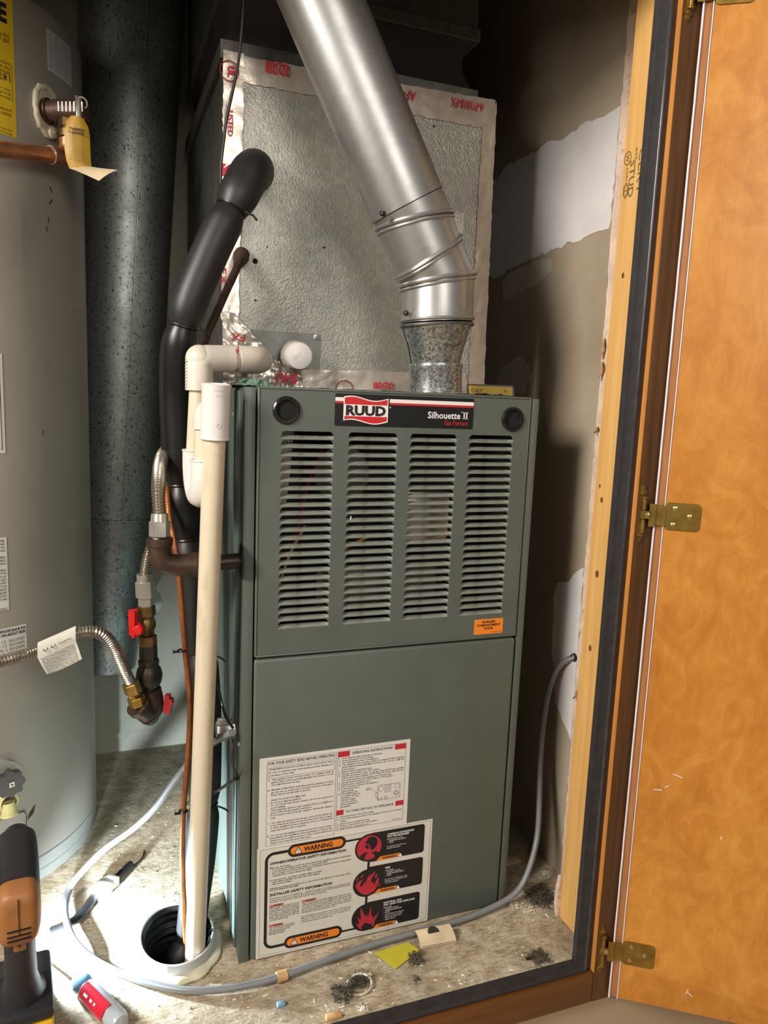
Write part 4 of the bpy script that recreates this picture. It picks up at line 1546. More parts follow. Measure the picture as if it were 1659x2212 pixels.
# yellow energy label
r0, z0 = cs_(38, 301)
r1 = cs_(26, 60)[0]
sr = (r0 + r1) / 2
yl = cyl_label('yellow_label', 'yellow', sr - .13, sr, z0, HT - .013)
yl['label'] = 'yellow label with black print'
k = B()
text(k, fc, 'GUIDE', sr - .010, cs_(15, 50)[1], .024, 'R', .085, .05, .0009)
for s, v, sz in (('of this model', 82, .006), ('Capacity 40 gal', 92, .006), ('only standard', 140, .0045), ('models with the', 150, .0045), ('highest annual', 160, .006), ('281', 176, .010), ('Therms / year', 196, .004), ('range of all', 205, .004), ('similar models', 214, .004), ('cost will depend', 240, .005), ('natural gas utility', 250, .005), ('on your use and', 282, .0035), ('rates of energy', 290, .0035)):
    text(k, fc, s, sr - .008, cs_(15, v)[1], sz, 'R', None, .0, .0009, 1)
k.outline(fc, [(sr - .12, cs_(15, 215)[1]), (sr - .005, cs_(15, 215)[1]), (sr - .005, cs_(15, 140)[1]), (sr - .12, cs_(15, 140)[1])], .0006, .0009)
k.done('yellow_print', 'ink', yl, smooth=False)['kind'] = 'stuff'
# small grey label high on the side
q0, q1 = cs_(103, 150), cs_(149, 110)
gl = cyl_label('small_label', 'paper_grey', q0[0], q1[0] + .006, q0[1], cs_(103, 62)[1])
k = B()
for i in range(22):
    z = cs_(103, 68)[1] - i * .0036
    if z > q0[1] + .002:
        text(k, fc, random.choice(['Listed appliance certified under', 'Install only with approved relief valve', 'Minimum clearance from combustibles', 'Input rating thirty thousand per hour']), q0[0] + .003, z, .0018, width=(q1[0] - q0[0]), h=.0008, res=1)
k.done('label_print', 'ink_grey', gl, smooth=False)['kind'] = 'stuff'
# white labels at the left edge of the view
for (ru, rv, zt, zb, rows, sz, gap) in ((11, 960, 765, 979, None, 0, 0), (17, 1250, 1160, 1317, ['THIS VALVE IS LISTED', 'AS COMPLYING SERIES', 'NATURAL MANUAL', 'LP GAS', '', 'IS REQUIRED', 'NONCOMBUSTIBLE', 'FLOORING', '', 'COMBUSTIBLE', 'CONSTRUCTION', 'CLOSET STOCK', 'BUDGET', 'FRONT', 'FOR', 'PARTS', 'RELIEF', 'THERMOSTAT', 'TEMPERATURE', '', '', 'GAS SUPPLY'], .0042, 7.0), (57, 1372, 1347, 1424, None, 0, 0)):
    sr2 = cs_(ru, rv)[0]
    lb = cyl_label('white_label', 'paper', sr2 - .10, sr2, cs_(ru, zb)[1], cs_(ru, zt)[1])
    k = B()
    if rows:
        for i, s in enumerate(rows):
            if s:
                text(k, fc, s, sr2 - .003, cs_(ru, zt + 9 + i * gap)[1], sz * .78, 'R', None, .01, .0009, 1)
    elif ru < 20:
        k.outline(fc, [(sr2 - .095, cs_(ru, zb - 9)[1]), (sr2 - .005, cs_(ru, zb - 9)[1]), (sr2 - .005, cs_(ru, zt + 8)[1]), (sr2 - .095, cs_(ru, zt + 8)[1])], .0011, .0009)
    else:
        za = cs_(ru, zt)[1]
        zb_ = cs_(ru, zb)[1]
        dz = (za - zb_)
        text(k, fc, 'TIME TO PRODUCE 2nd & 3rd', sr2 - .002, za - dz * .11, .0042, 'R', .074, .04, .0009)
        text(k, fc, 'DEGREE BURNS ON ADULT SKIN', sr2 - .002, za - dz * .22, .0042, 'R', .078, .04, .0009)
        k.line(fc, (sr2 - .098, za - dz * .27), (sr2 - .001, za - dz * .27), .0008, .0009)
        for i, s in enumerate(('ABOUT  1/2  SECOND', 'ABOUT  1 1/2  SECONDS', 'LESS  THAN  5  SECONDS', 'ABOUT  30  SECONDS', 'MORE  THAN  5  MINUTES')):
            text(k, fc, s, sr2 - .004, za - dz * (.40 + .115 * i), .0044, 'R', .064, .0, .0009)
    k.done('label_print', 'ink', lb, smooth=False)['kind'] = 'stuff'
# gas control knob on its plate, drain cock and burner access door low on the tank
q = PC(10, 1682)
nr = V((q.x - HC.x, q.y - HC.y, 0)).normalized()
tg = V((0, 0, 1)).cross(nr)
fk = plane(q + nr * .001, tg, (0, 0, 1))
B().prism(fk, circ(-.008, .004, .032, 36), -.012, .010).done('control_plate', 'heater_skirt', wh)
lob = [((.0208 + .0022 * math.cos(8 * t)) * math.cos(t), (.0208 + .0022 * math.cos(8 * t)) * math.sin(t)) for t in [2 * pi * i / 64 for i in range(64)]]
kn = B().prism(fk, lob, .012, .026).done('control_knob', 'knob_dark', wh)
B().prism(fk, [(-.004, -.0035), (.004, -.0035), (.004, .0045), (-.004, .0045)], .026, .028).done('shaft_end', 'silver', kn, smooth=False)
B().prism(fk, circ(.0003, .0005, .0016, 10), .028, .0284).done('shaft_hole', 'void', kn, smooth=False)
q = PC(6, 1722)
nr = V((q.x - HC.x, q.y - HC.y, 0)).normalized()
b = B()
b.lathe(q - nr * .01, nr, [(0, .013), (.022, .013), (.024, .016), (.034, .016), (.036, .012)], 24)
b.cyl(q + nr * .022, q + nr * .026 + V((0, 0, -.020)), .010, .0125, 20, False)
b.torus(q + nr * .0262 + V((0, 0, -.020)), (nr * .2 + V((0, 0, -1))), .0125, .0018, 24, 6)
b.done('drain_valve', 'drain_plastic', wh)
s_, zt_ = cs_(54, 1750)
ad_ = cyl_label('access_door', 'heater', s_ - .09, s_, .05, zt_, .003)
b = B()
b.line(fc, (s_ - .09, zt_), (s_ - .004, zt_), .0014, .0034)
b.line(fc, (s_ - .004, zt_), (s_, zt_ - .005), .0014, .0034)
b.line(fc, (s_, zt_ - .005), (s_, .05), .0014, .0034)
b.done('door_gap', 'ink', ad_, smooth=False)
q = cs_(70, 1752)
b = B()
b.face(fc, jag([(q[0] - .004, q[1] + .002), (q[0] - .010, q[1] - .012), (q[0] + .002, q[1] - .004), (q[0] + .006, q[1] + .010)][::1], .004, .001), .0006)
b.done('rust_stain', 'rust', wh, smooth=False)
b = B()
for u, v, du in ((108, 405, 4), (112, 432, -5), (93, 930, 0), (104, 470, 1), (100, 490, 2)):
    p0, p1 = cs_(u, v), cs_(u + du, v + 16)
    b.line(fc, p0, (p1[0], p0[1] * .45 + p1[1] * .55), .0022, .0005)
b.done('scuff_mark', 'valve_body', wh, smooth=False)['kind'] = 'stuff'

# ================================================================== relief valve, copper outlet pipe and hang tag
q = PC(98, 240)
nr = V((q.x - HC.x, q.y - HC.y, 0)).normalized()
tg = V((0, 0, 1)).cross(nr)
rv = thing('relief_valve', 'tarnished brass relief valve in a white caulk ring on the heater', 'valve', q)
fk = plane(q, tg, (0, 0, 1))
b = B()
ring = [q + nr * (.002 + rnd(.001)) + tg * ((.030 + rnd(.0015) + .004 * max(0, math.sin(a))) * math.cos(a) * .8) + V((0, 0, 1)) * ((.034 + rnd(.003)) * math.sin(a)) for a in [2 * pi * i / 30 for i in range(30)]]
b.loop([p for p in ring], .0045, 8)
b.prism(fk, circ(0, 0, .025, 24, .031), -.01, .003)
b.lathe(q + nr * .004 + V((0, 0, -.030)) + tg * .006, nr, [(0, .010), (.006, .008), (.009, 0)], 12)
b.done('caulk_ring', 'caulk', rv)
vd = (nr * .80 + V((.60, -.1, 0))).normalized()
vb = B()
vb.lathe(q - nr * .004, vd, [(0, .019), (.010, .019), (.011, .0155), (.020, .0155), (.0205, .0175), (.066, .0175), (.0665, .0145), (.072, .014), (.073, 0)], 24)
vb.done('valve_body', 'tp_brass', rv)
pl_ = B()
for i in range(7):
    o_ = q + vd * (.022 + i * .0062)
    pl_.tube([o_ + V((.0, -.0174, -.006 + .0)) + vd * 0, o_ + V((0, -.0180, .008))], .0017, 6)
pl_.done('stamped_ribs', 'silver', rv)['kind'] = 'stuff'
og = q + vd * .036
ob = B()
ob.lathe(og + V((0, 0, -.012)), (0, 0, -1), [(0, .014), (.012, .014), (.0125, .0125), (.020, .0125)], 6)
ob.lathe(og + V((0, 0, -.028)), (0, 0, -1), [(0, .0135), (.010, .0135), (.011, .0118)], 20)
ob.done('outlet_nut', 'valve_body', rv)
lv = og + vd * .016
B().tube([lv + V((0, -.010, .018)), lv + V((.002, -.021, .012)), lv + V((.002, -.024, -.010)), lv + V((.003, -.025, -.030))], [.0045, .0046, .0042, .0038], 8, flat=.45).done('test_lever', 'silver', rv)
B().torus(lv + V((.006, -.016, .008)), (0, 1, .3), .008, .0015, 18, 6).done('tag_ring', 'silver', rv)

cp = thing('copper_pipe', 'copper outlet pipe elbowing left across the heater', 'pipe', og + V((0, 0, -.09)))
cz = og + V((0, 0, -.036))
ez = PY(og.y, 124, 336).z
c0 = V((og.x, og.y, ez))
ce = PY(c0.y - .10, -40, 318)
ce = c0 + (ce - c0) * 2.6
dl = (ce - c0).normalized()
B().cyl(cz, V((cz.x, cz.y, ez + .020)), .0085, n=20).done('drop_tube', 'copper', cp)
el = spline([V((c0.x, c0.y, ez + .026)), V((c0.x, c0.y, ez + .010)) + dl * .001, c0 + dl * .008 + V((0, 0, .001)), c0 + dl * .022, c0 + dl * .034], .003)
B().tube(el, .0138, 20).done('elbow', 'copper', cp)
B().cyl(c0 + dl * .030, ce, .0118, n=20).done('long_tube', 'copper', cp)
B().torus(c0 + dl * .035, dl, .0128, .0012, 22, 6).done('solder_ring', 'silver', cp)

tgy = lv.y - .030
hg = thing('warning_tag', 'curled yellow hang tag on the relief valve lever', 'tag', PY(tgy, 165, 300))
rows = [((152, 250), (180, 256)), ((143, 262), (190, 273)), ((139, 290), (194, 292)), ((139, 320), (195, 318)), ((143, 345), (196, 342)), ((150, 363), (198, 360))]
L = [PY(tgy, *a) for a, c in rows]
R = [PY(tgy, *c) for a, c in rows]
vs, fs = [], []
for i in range(len(rows)):
    for j in range(7):
        t = j / 6
        p = L[i].lerp(R[i], t) + V((0, -.006 * math.sin(pi * t) + .004 * (i / 5) ** 2, 0))
        vs += [p]
nn = len(vs)
vs += [p + V((0, .0006, 0)) for p in vs]
for i in range(len(rows) - 1):
    for j in range(6):
        a = i * 7 + j
        fs += [(a, a + 7, a + 8, a + 1), (a + nn, a + 1 + nn, a + 8 + nn, a + 7 + nn)]
tgo = B().add(vs, fs).done('tag_sheet', 'tag_yellow', hg)
cur = [[(150, 363), (198, 360)], [(165, 368), (210, 362)], [(190, 379), (225, 364)], [(214, 390), (254, 367)]]
vs, fs = [], []
for i, (a, c) in enumerate(cur):
    for j in range(5):
        t = j / 4
        vs.append(PY(tgy + .003 - .012 * i, a[0] + (c[0] - a[0]) * t, a[1] + (c[1] - a[1]) * t - 3 * math.sin(pi * t)))
nn = len(vs)
vs += [p + V((0, .0003, -.0005)) for p in vs]
for i in range(3):
    for j in range(4):
        a = i * 5 + j
        fs += [(a, a + 5, a + 6, a + 1), (a + nn, a + 1 + nn, a + 6 + nn, a + 5 + nn)]
B().add(vs, fs).done('curled_end', 'tag_back', hg)
k = B()
ft = plane(PY(tgy - .0075, 143, 262), (1, 0, 0), (0, 0, 1))
sc_ = (PY(tgy, 190, 300) - PY(tgy, 144, 300)).length
hh_ = PY(tgy, 165, 262).z - PY(tgy, 165, 350).z
for i in range(17):
    big = i in (0, 2)
    text(k, ft, ['WARNING', 'FOR SAFETY', 'DANGER', 'Do not remove this tag', 'The discharge line must', 'be piped to a safe place', 'of disposal and must be', 'the same size as outlet', 'Lift the test lever at least', 'once a year to check that', 'the waterway is clear. If', 'no water flows have the', 'valve replaced. Water may', 'be very hot. Stand clear', 'of the outlet when testing', 'and keep the pipe open to', 'the atmosphere'][i], .0035, -.010 - i * (hh_ - .012) / 17, .0030 if big else .0018, width=sc_ * .72, bold=.04 if big else 0, res=1)
k.done('tag_print', 'ink', tgo, smooth=False)['kind'] = 'stuff'

# ================================================================== insulated refrigerant line
def pts3(lst):
    return [PY(y, u, v) for u, v, y in lst]


rl = thing('refrigerant_line', 'fat black foam insulated refrigerant line bending down beside the furnace', 'pipe', (SLV[0], SLV[1] + .03, 0))
full = spline(pts3([(552, 372, .186), (549, 366, .150), (538, 378, .118), (520, 412, .100), (500, 452, .094), (468, 515, .090), (438, 582, .088), (412, 646, .088), (397, 700, .092), (385, 765, .102), (383, 850, .116), (387, 950, .122), (392, 1045, .124), (400, 1110, .124), (406, 1166, .122), (420, 1260, .120), (432, 1400, .118), (440, 1500, .116), (443, 1600, .112), (440, 1735, .104), (432, 1850, .098), (418, 1960, .092), (408, 2040, .086)]) + [V((SLV[0] + .006, SLV[1] + .006, -.03)), V((SLV[0], SLV[1] + .006, -.10))], .006)


def nearest(u, v):
    best = min(range(len(full)), key=lambda i: (lambda p: (p[0] - u) ** 2 + (p[1] - v) ** 2)(proj(full[i])))
    return best


def proj(p):
    d = p - CAM
    z = d.dot(DF)
    return (CX + FPX * d.dot(DR) / z, CY - FPX * d.dot(DU) / z)


cuts = [0] + [nearest(*c) for c in ((499, 452), (395, 702), (392, 1047), (406, 1168), (434, 1408), (440, 1735))] + [len(full) - 1]
RH = .0258
for a, c in zip(cuts, cuts[1:]):
    seg = full[a:c + 1]
    m = len(seg)
    rr = []
    for i in range(m):
        e0 = min(i, 4) / 4
        e1 = min(m - 1 - i, 4) / 4
        kk = 1.0
        if a > 0:
            kk = min(kk, .74 + .26 * math.sin(e0 * pi / 2))
        if c < len(full) - 1:
            kk = min(kk, .78 + .22 * math.sin(e1 * pi / 2))
        r_ = RH * (1.10 if a == 0 else 1.0)
        z = seg[i].z
        if z < .22:
            r_ *= max(.90, .90 + .10 * (z - .02) / .20)
        rr.append(r_ * kk)
    tp = (a == cuts[2])
    b = B().tube(seg, rr, 22)
    b.done('insulation', 'rubber' if a < cuts[2] or a >= cuts[4] else 'tape_black', rl)
for i, c in enumerate(cuts[1:-1]):
    t = (full[c + 1] - full[c - 1]).normalized()
    b = B()
    b.torus(full[c], t, RH * .78, .0024, 24, 8)
    e = PY(full[c].y - .024, *[w + d for w, d in zip(proj(full[c]), (30, 6))])
    b.tube([e, e + V((.010, -.004, -.004)), e + V((.016, -.003, -.010))], .0016, 6)
    b.done('tie_wrap', 'tape_black', rl)

# small liquid line: rusty upper stub, orange copper tube below
ll = thing('liquid_line', 'thin copper liquid line running down in front of the black hose', 'pipe', (SLV[0], SLV[1], 0))
up_ = pts3([(524, 548, .184), (517, 566, .165), (506, 592, .150), (486, 635, .142), (462, 690, .138), (448, 722, .140), (436, 760, .150)])
B().tube(spline(up_, .006), .0058, 12).done('rusty_tube', 'rust', ll)
b = B()
b.lathe(up_[0] + V((0, .004, 0)), (up_[1] - up_[0]), [(0, .012), (.008, .0125), (.016, .011), (.024, .0085), (.034, .0070)], 12, True, True)
b.done('rusty_fitting', 'rust', ll)
lo_ = pts3([(430, 790, .158), (392, 930, .155), (366, 1030, .135), (361, 1062, .112), (366, 1120, .086), (376, 1172, .074), (384, 1212, .070), (388, 1255, .072), (394, 1330, .076), (402, 1425, .080), (409, 1490, .082), (410, 1560, .082), (404, 1660, .078), (397, 1740, .074), (394, 1830, .070), (396, 1930, .066), (401, 2020, .062), (404, 2076, .060)])
lo_.append(V((lo_[-1].x, lo_[-1].y + .006, -.08)))
B().tube(spline(lo_, .008), .0042, 12).done('copper_tube', 'copper_old', ll)
B().tube(spline(pts3([(436, 758, .150), (433, 775, .155), (430, 792, .158)]), .004), .0050, 10).done('tube_joint', 'rust', ll)
for u, v, y in ((393, 1405, .078), (396, 1752, .073)):
    q = PY(y, u, v)
    b = B()
    b.torus(q, (0, .1, 1), .0056, .0018, 16, 6)
    b.tube([q + V((-.004, -.004, 0)), q + V((-.010, -.006, .0005)), q + V((-.013, -.005, .001))], [.0020, .0018, .0032], 8)
    b.done('cable_tie', 'black', ll)

# ================================================================== condensate drain in PVC
dp = thing('condensate_drain', 'cream PVC condensate drain pipe with elbow and trap', 'pipe', (-.0755, .033, 0))
RP, RF = .0147, .0186
mt, mb_ = PY(-.020, 465, 900), PZ(.0, 421, 2072) + V((0, .0, 0))
md = (mb_ - mt).normalized()


def on_main(v):
    return min((mt + md * (i * .002) for i in range(500)), key=lambda p: abs(proj(p)[1] - v))


B().tube([on_main(935), mt.lerp(mb_, .5), mb_, mb_ + md * .10], RP, 26).done('drain_pipe', 'pvc', dp)
ct, cb_ = on_main(826), on_main(950)
ct = mt - md * ((mt - PY(-.020, 466, 828)).length)
d = (cb_ - ct).normalized()
L_ = (cb_ - ct).length
cu_ = B()
cu_.lathe(ct, d, [(.030, .0150), (.002, .0152), (.0, .0165), (.0015, RF + .0008), (.006, RF), (L_ - .006, RF), (L_ - .0012, RF + .0012), (L_, RF - .0006), (L_ - .001, RP)], 32)
cu_ = cu_.done('coupling', 'pvc_white', dp)
k = B()
side = V((1, 0, 0))
fcu = lambda x, y, h=0.0: ct + d * (.010 - y) + (V((math.sin(x / RF + .12), -math.cos(x / RF + .12), 0)) * (RF + h))
text(k, fcu, 'LASCO', 0, -.0005, .0028, 'C', .014, .02, .0004)
text(k, fcu, '429-010', -.001, -.0075, .0034, 'C', .009, 0, .0004)
text(k, fcu, 'III', .001, -.082, .0050, 'C', .009, 0, .0004)
k.face(fcu, circ(.0, -.044, .0030, 14), .0005)
k.done('moulded_mark', 'pvc_old', cu_, smooth=False)

# upper run: box outlet, elbow turning down, trap
EY = .030
pe = PY(EY, 431, 775)
pr = PY(EY + .012, 505, 776)
hd = (pr - pe).normalized()
b = B()
arc = [pe + V((0, 0, -.042)), pe + V((0, 0, -.018))] + [pe + V((0, 0, -.016)) * math.cos(a) ** 2 + hd * (.016 * math.sin(a) ** 2) + (hd * -.000) for a in ()] + [pe + V((0, 0, -.006)) + hd * .0006, pe + hd * .006 + V((0, 0, -.0006)), pe + hd * .018, pe + hd * .046]
b.tube(spline(arc, .004), RF, 26)
b.lathe(pe + V((0, 0, -RF)), (0, 0, 1), [(RF - RF * math.cos(t), RF * math.sin(t)) for t in [pi * i / 14 for i in range(15)]], 28)
eo = b.done('elbow', 'pvc_old', dp)
b = B()
for i in range(9):
    b.tube([pe + V((-.0182, -.002, -.004 - i * .0042)), pe + V((-.0186, -.008, -.004 - i * .0042))], .0010, 6)
b.done('moulded_ribs', 'pvc_old', eo)['kind'] = 'stuff'
B().cyl(pe + hd * .040, pe + hd * .062, RP, n=24).done('stub_pipe', 'pvc', dp)
e2_ = pe + hd * .054
eb = B()
arc = [e2_, e2_ + hd * .016, e2_ + hd * .026 + V((0, .002, 0)), e2_ + hd * .036 + V((0, .012, .0)), e2_ + hd * .038 + V((0, .030, 0)), e2_ + hd * .038 + V((0, .050, 0))]
eb.tube(spline(arc, .004), RF, 26)
eb.done('elbow', 'pvc_old', dp)
o2 = e2_ + hd * .038 + V((0, .046, 0))
B().tube([o2, V((o2.x, PYF + .004, o2.z + .002))], RP, 20).done('outlet_pipe', 'pvc', dp)
text_b = B()
text(text_b, plane(e2_ + hd * -.004 + V((0, -.0150, .009)), hd, (0, 0, 1)), '3', 0, 0, .0075, bold=.03)
text_b.done('red_print', 'ink_red', dp, smooth=False)
# left leg down to the trap, trap bend, right leg back up and elbow into the coupling
la = pe + V((0, 0, -.038))
lb_ = PY(EY + .004, 423, 990)
B().tube([la, lb_], RP * .92, 22).done('left_leg', 'pvc', dp)
ra = PY(-.003, 441, 1000)
rb = PY(-.003, 444, 905)
B().tube([ra, rb], RP * .92, 22).done('right_leg', 'pvc', dp)
tbm = B()
mid_ = (lb_ + ra) / 2
path = spline([lb_ + V((0, 0, .012)), lb_ + V((0, 0, -.012)), lb_.lerp(ra, .16) + V((0, 0, -.034)), mid_ + V((0, 0, -.046)), lb_.lerp(ra, .84) + V((0, 0, -.038)), ra + V((0, 0, -.016)), ra + V((0, 0, .004))], .004)
tbm.tube(path, RF * .95, 24)
tbm.torus(lb_ + V((0, 0, .011)), (0, 0, 1), RF * .95, .0012, 26, 6)
tbm.torus(ra + V((0, 0, .003)), (0, 0, 1), RF * .95, .0012, 26, 6)
tbm.done('trap', 'pvc_white', dp)
hb = B()
hb.tube(spline([rb + V((0, 0, -.014)), rb + V((.001, 0, .004)), rb + V((.008, -.005, .012)), rb + V((.020, -.012, .014))], .003), RF * .9, 22)
hb.done('elbow', 'pvc_old', dp)

# white cap on the spare drain port of the coil box
q = PY(PYF, 630, 768)
cpp = thing('drain_cap', 'white round plastic cap on the spare drain port of the coil box', 'cap', q)
f0 = V((.02, -1, -.05)).normalized()
B().lathe(q, f0, [(0, .0135), (.020, .0135), (.021, .0215), (.046, .0215), (.050, .0200), (.0515, .0165), (.052, 0)], 30).done('cap_body', 'pvc_white', cpp)
B().lathe(q, f0, [(.006, .0160), (.018, .0230), (.021, .0240), (.028, .0225), (.030, .0215)], 14).done('collar', 'pvc_old', cpp, ang=15)
k = B()
text(k, plane(q + f0 * .0523 + V((-.008, 0, -.006)), V((.75, 0, .66)), V((-.66, 0, .75))), 'CAP', 0, 0, .0055, bold=.0)
k.done('moulded_mark', 'pvc_old', cpp, smooth=False)

# ================================================================== gas piping to the furnace
GY = .024
gpf = thing('gas_supply_pipe', 'rusty black iron elbow and corrugated connector feeding the furnace gas', 'pipe', PY(GY, 345, 1212))
gh = V((CL, GY, PX(CL, 521, 1212).z))
ge = PY(GY, 350, 1214)
ge.z = gh.z - .004
gd = (ge - gh).normalized()
B().tube([gh + gd * -.03, ge + gd * -.034], .0112, 20).done('nipple', 'iron', gpf)
b = B()
arc = [ge + gd * -.046, ge + gd * -.030, ge + gd * -.016 + V((0, 0, .001)), ge + gd * -.003 + V((0, 0, .006)), ge + V((0, 0, .018)) + gd * .003, ge + V((0, 0, .034)) + gd * .003]
b.tube(spline(arc, .004), .0150, 22)
b.tube([ge + gd * -.050, ge + gd * -.040], .0172, 22)
b.tube([ge + V((0, 0, .030)) + gd * .003, ge + V((0, 0, .040)) + gd * .003], .0176, 22)
b.done('iron_elbow', 'iron_rust', gpf)
g1 = ge + V((0, 0, .036)) + gd * .003
q1_, q2_, q3_ = PY(GY, 344, 1176), PY(GY, 345, 1160), PY(GY + .002, 345, 1112)
B().tube([g1, q1_, q2_], [.0118, .0118, .0110], 20).done('male_adapter', 'silver', gpf)
b = B()
b.hexnut(q2_, q2_.lerp(q3_, .72), .0140)
b.tube([q2_.lerp(q3_, .70), q3_.lerp(q2_, -.06)], [.0122, .0112], 20)
b.done('union_nut', 'silver', gpf, ang=25)
fx = pts3([(345, 1116, GY + .002), (342, 1070, .032), (343, 1035, .050), (346, 1003, .085), (354, 980, .135), (366, 974, .185), (374, 1000, .222), (368, 1060, .238), (353, 1120, .238), (332, 1170, .232), (319, 1205, .230), (313, 1246, .230)])
corrugated(B(), fx, .0098, .0036, .0024, 18).done('flex_connector', 'flex', gpf)

# shut-off valve, tee and connector towards the water heater
TY = .230
gv = thing('gas_shutoff_valve', 'brass gas shut-off valve with red lever above a black iron tee', 'valve', PY(TY, 322, 1440))
P_ = lambda u, v, dy=0.0: PY(TY + dy, u, v)
mpp = (P_(320, 1300) - P_(319, 1300)).length      # metres per picture step at this distance
B().tube([P_(312, 1240), P_(313, 1256)], 17.5 * mpp, 24).done('end_ring', 'silver', gv)
b = B()
b.hexnut(P_(313, 1255), P_(315, 1291), 21.5 * mpp)
b.hexnut(P_(315, 1291), P_(316, 1309), 17 * mpp)
b.done('union_nut', 'silver', gv, ang=25)
b = B()
b.hexnut(P_(316, 1308), P_(317, 1330), 20 * mpp)
b.lathe(P_(317, 1328), P_(319, 1372) - P_(317, 1328), [(0, 17 * mpp), (8 * mpp, 15 * mpp), (16 * mpp, 19 * mpp), (28 * mpp, 19 * mpp), (38 * mpp, 15 * mpp), (46 * mpp, 15 * mpp)], 20)
b.hexnut(P_(319, 1372), P_(320, 1394), 20 * mpp)
b.tube([P_(318, 1350), P_(304, 1354, -.012)], [10 * mpp, 9 * mpp], 14)
b.done('valve_body', 'valve_body', gv, ang=30)
b = B()
fh_ = plane(P_(306, 1350, -.014), (1, -.25, 0), (0, 0, 1))
b.prism(fh_, [(-26 * mpp, -20 * mpp), (-18 * mpp, -26 * mpp), (-6 * mpp, -26 * mpp), (2 * mpp, -18 * mpp), (4 * mpp, -6 * mpp), (-2 * mpp, 6 * mpp), (-7 * mpp, 10 * mpp), (-8 * mpp, 38 * mpp), (-27 * mpp, 36 * mpp)], 0, .006)
b.prism(fh_, [(-19 * mpp, -25 * mpp), (-12 * mpp, -24 * mpp), (-11 * mpp, 36 * mpp), (-18 * mpp, 36 * mpp)], .006, .013)
b.lathe(fh_(-6 * mpp, -8 * mpp, .0055), fh_(0, 0, 1) - fh_(0, 0, 0), [(0, 13 * mpp), (.006, 12 * mpp), (.008, 9 * mpp), (.0085, 0)], 18)
b.done('lever', 'red', gv, ang=25)
b = B()
b.hexnut(P_(320, 1393), P_(321, 1426), 20 * mpp)
b.done('iron_nipple', 'iron', gv, ang=25)
b = B()
b.lathe(P_(321, 1424), P_(324, 1500) - P_(321, 1424), [(0, 21 * mpp), (2 * mpp, 23 * mpp), (10 * mpp, 23 * mpp), (14 * mpp, 21 * mpp), (22 * mpp, 26 * mpp), (38 * mpp, 30 * mpp), (54 * mpp, 27 * mpp), (68 * mpp, 19 * mpp), (82 * mpp, 19 * mpp)], 24, True, True)
b.tube([P_(323, 1462), P_(330, 1462, .05)], 20 * mpp, 18)
b.done('iron_tee', 'iron', gv)
b = B()
b.tube(spline([P_(326, 1490), P_(331, 1512), P_(330, 1532), P_(318, 1541, -.004), P_(303, 1527, -.012)], .003), 23 * mpp, 22)
ax_ = (P_(288, 1514, -.022) - P_(322, 1546, -.004)).normalized()
b.tube([P_(322, 1546, -.004), P_(322, 1546, -.004) - ax_ * .010], [22 * mpp, 18 * mpp], 22)
b.tube([P_(304, 1530, -.013), P_(297, 1523, -.016)], 27 * mpp, 24)
b.done('street_elbow', 'iron_rust', gv)
b = B()
b.hexnut(P_(299, 1522, -.016), P_(293, 1504, -.018), 20 * mpp)
b.hexnut(P_(293, 1504, -.018), P_(288, 1497, -.020), 14 * mpp)
b.hexnut(P_(289, 1496, -.020), P_(281, 1474, -.024), 19 * mpp)
b.done('flare_nuts', 'brass', gv, ang=25)
b = B()
b.tube([P_(338, 1522, .002), P_(360, 1527, -.004)], 8 * mpp, 12)
b.done('side_stem', 'brass', gv)
b = B()
fs2 = plane(P_(364, 1520, -.006), (1, -.4, 0), (.05, 0, 1))
b.prism(fs2, [(-9 * mpp, -21 * mpp), (6 * mpp, -21 * mpp), (8 * mpp, -4 * mpp), (11 * mpp, 2 * mpp), (9 * mpp, 12 * mpp), (3 * mpp, 14 * mpp), (3 * mpp, 22 * mpp), (-8 * mpp, 22 * mpp)], -.006, .006)
b.done('side_lever', 'dark_red', gv, ang=25)
# supply pipe behind, through a wall plate
q = PY(YB, 313, 1305)
b = B()
b.lathe((q.x, YB, q.z), (0, -1, 0), [(0, .0400), (.003, .0385), (.008, .022), (.010, .014)], 32)
b.done('wall_plate', 'silver', gv)
B().tube(spline([P_(323, 1455, .03), PY(.33, 322, 1435), PY(.45, 319, 1390), PY(.60, 315, 1340), PY(.70, 313, 1310), V((q.x, YB - .002, q.z))], .02), .0105, 14).done('supply_pipe', 'iron', gv)

hf = thing('heater_gas_connector', 'corrugated steel gas connector with a paper tag crossing the heater', 'pipe', P_(281, 1474, -.024))
fxp = pts3([(281, 1474, .206), (272, 1455, .200), (262, 1432, .192), (250, 1405, .184), (234, 1381, .178), (214, 1367, .172), (190, 1364, .168), (160, 1369, .164), (125, 1383, .160), (82, 1404, .154), (40, 1419, .146), (0, 1429, .136), (-60, 1440, .126), (-130, 1452, .13), (-190, 1480, .15), (-215, 1530, .175)])
corrugated(B(), fxp, .0097, .0038, .0026, 18).done('flex_connector', 'flex', hf)
B().tube([fxp[0], fxp[0].lerp(fxp[1], .9)], [.0080, .0086], 16).done('ferrule', 'silver', hf)
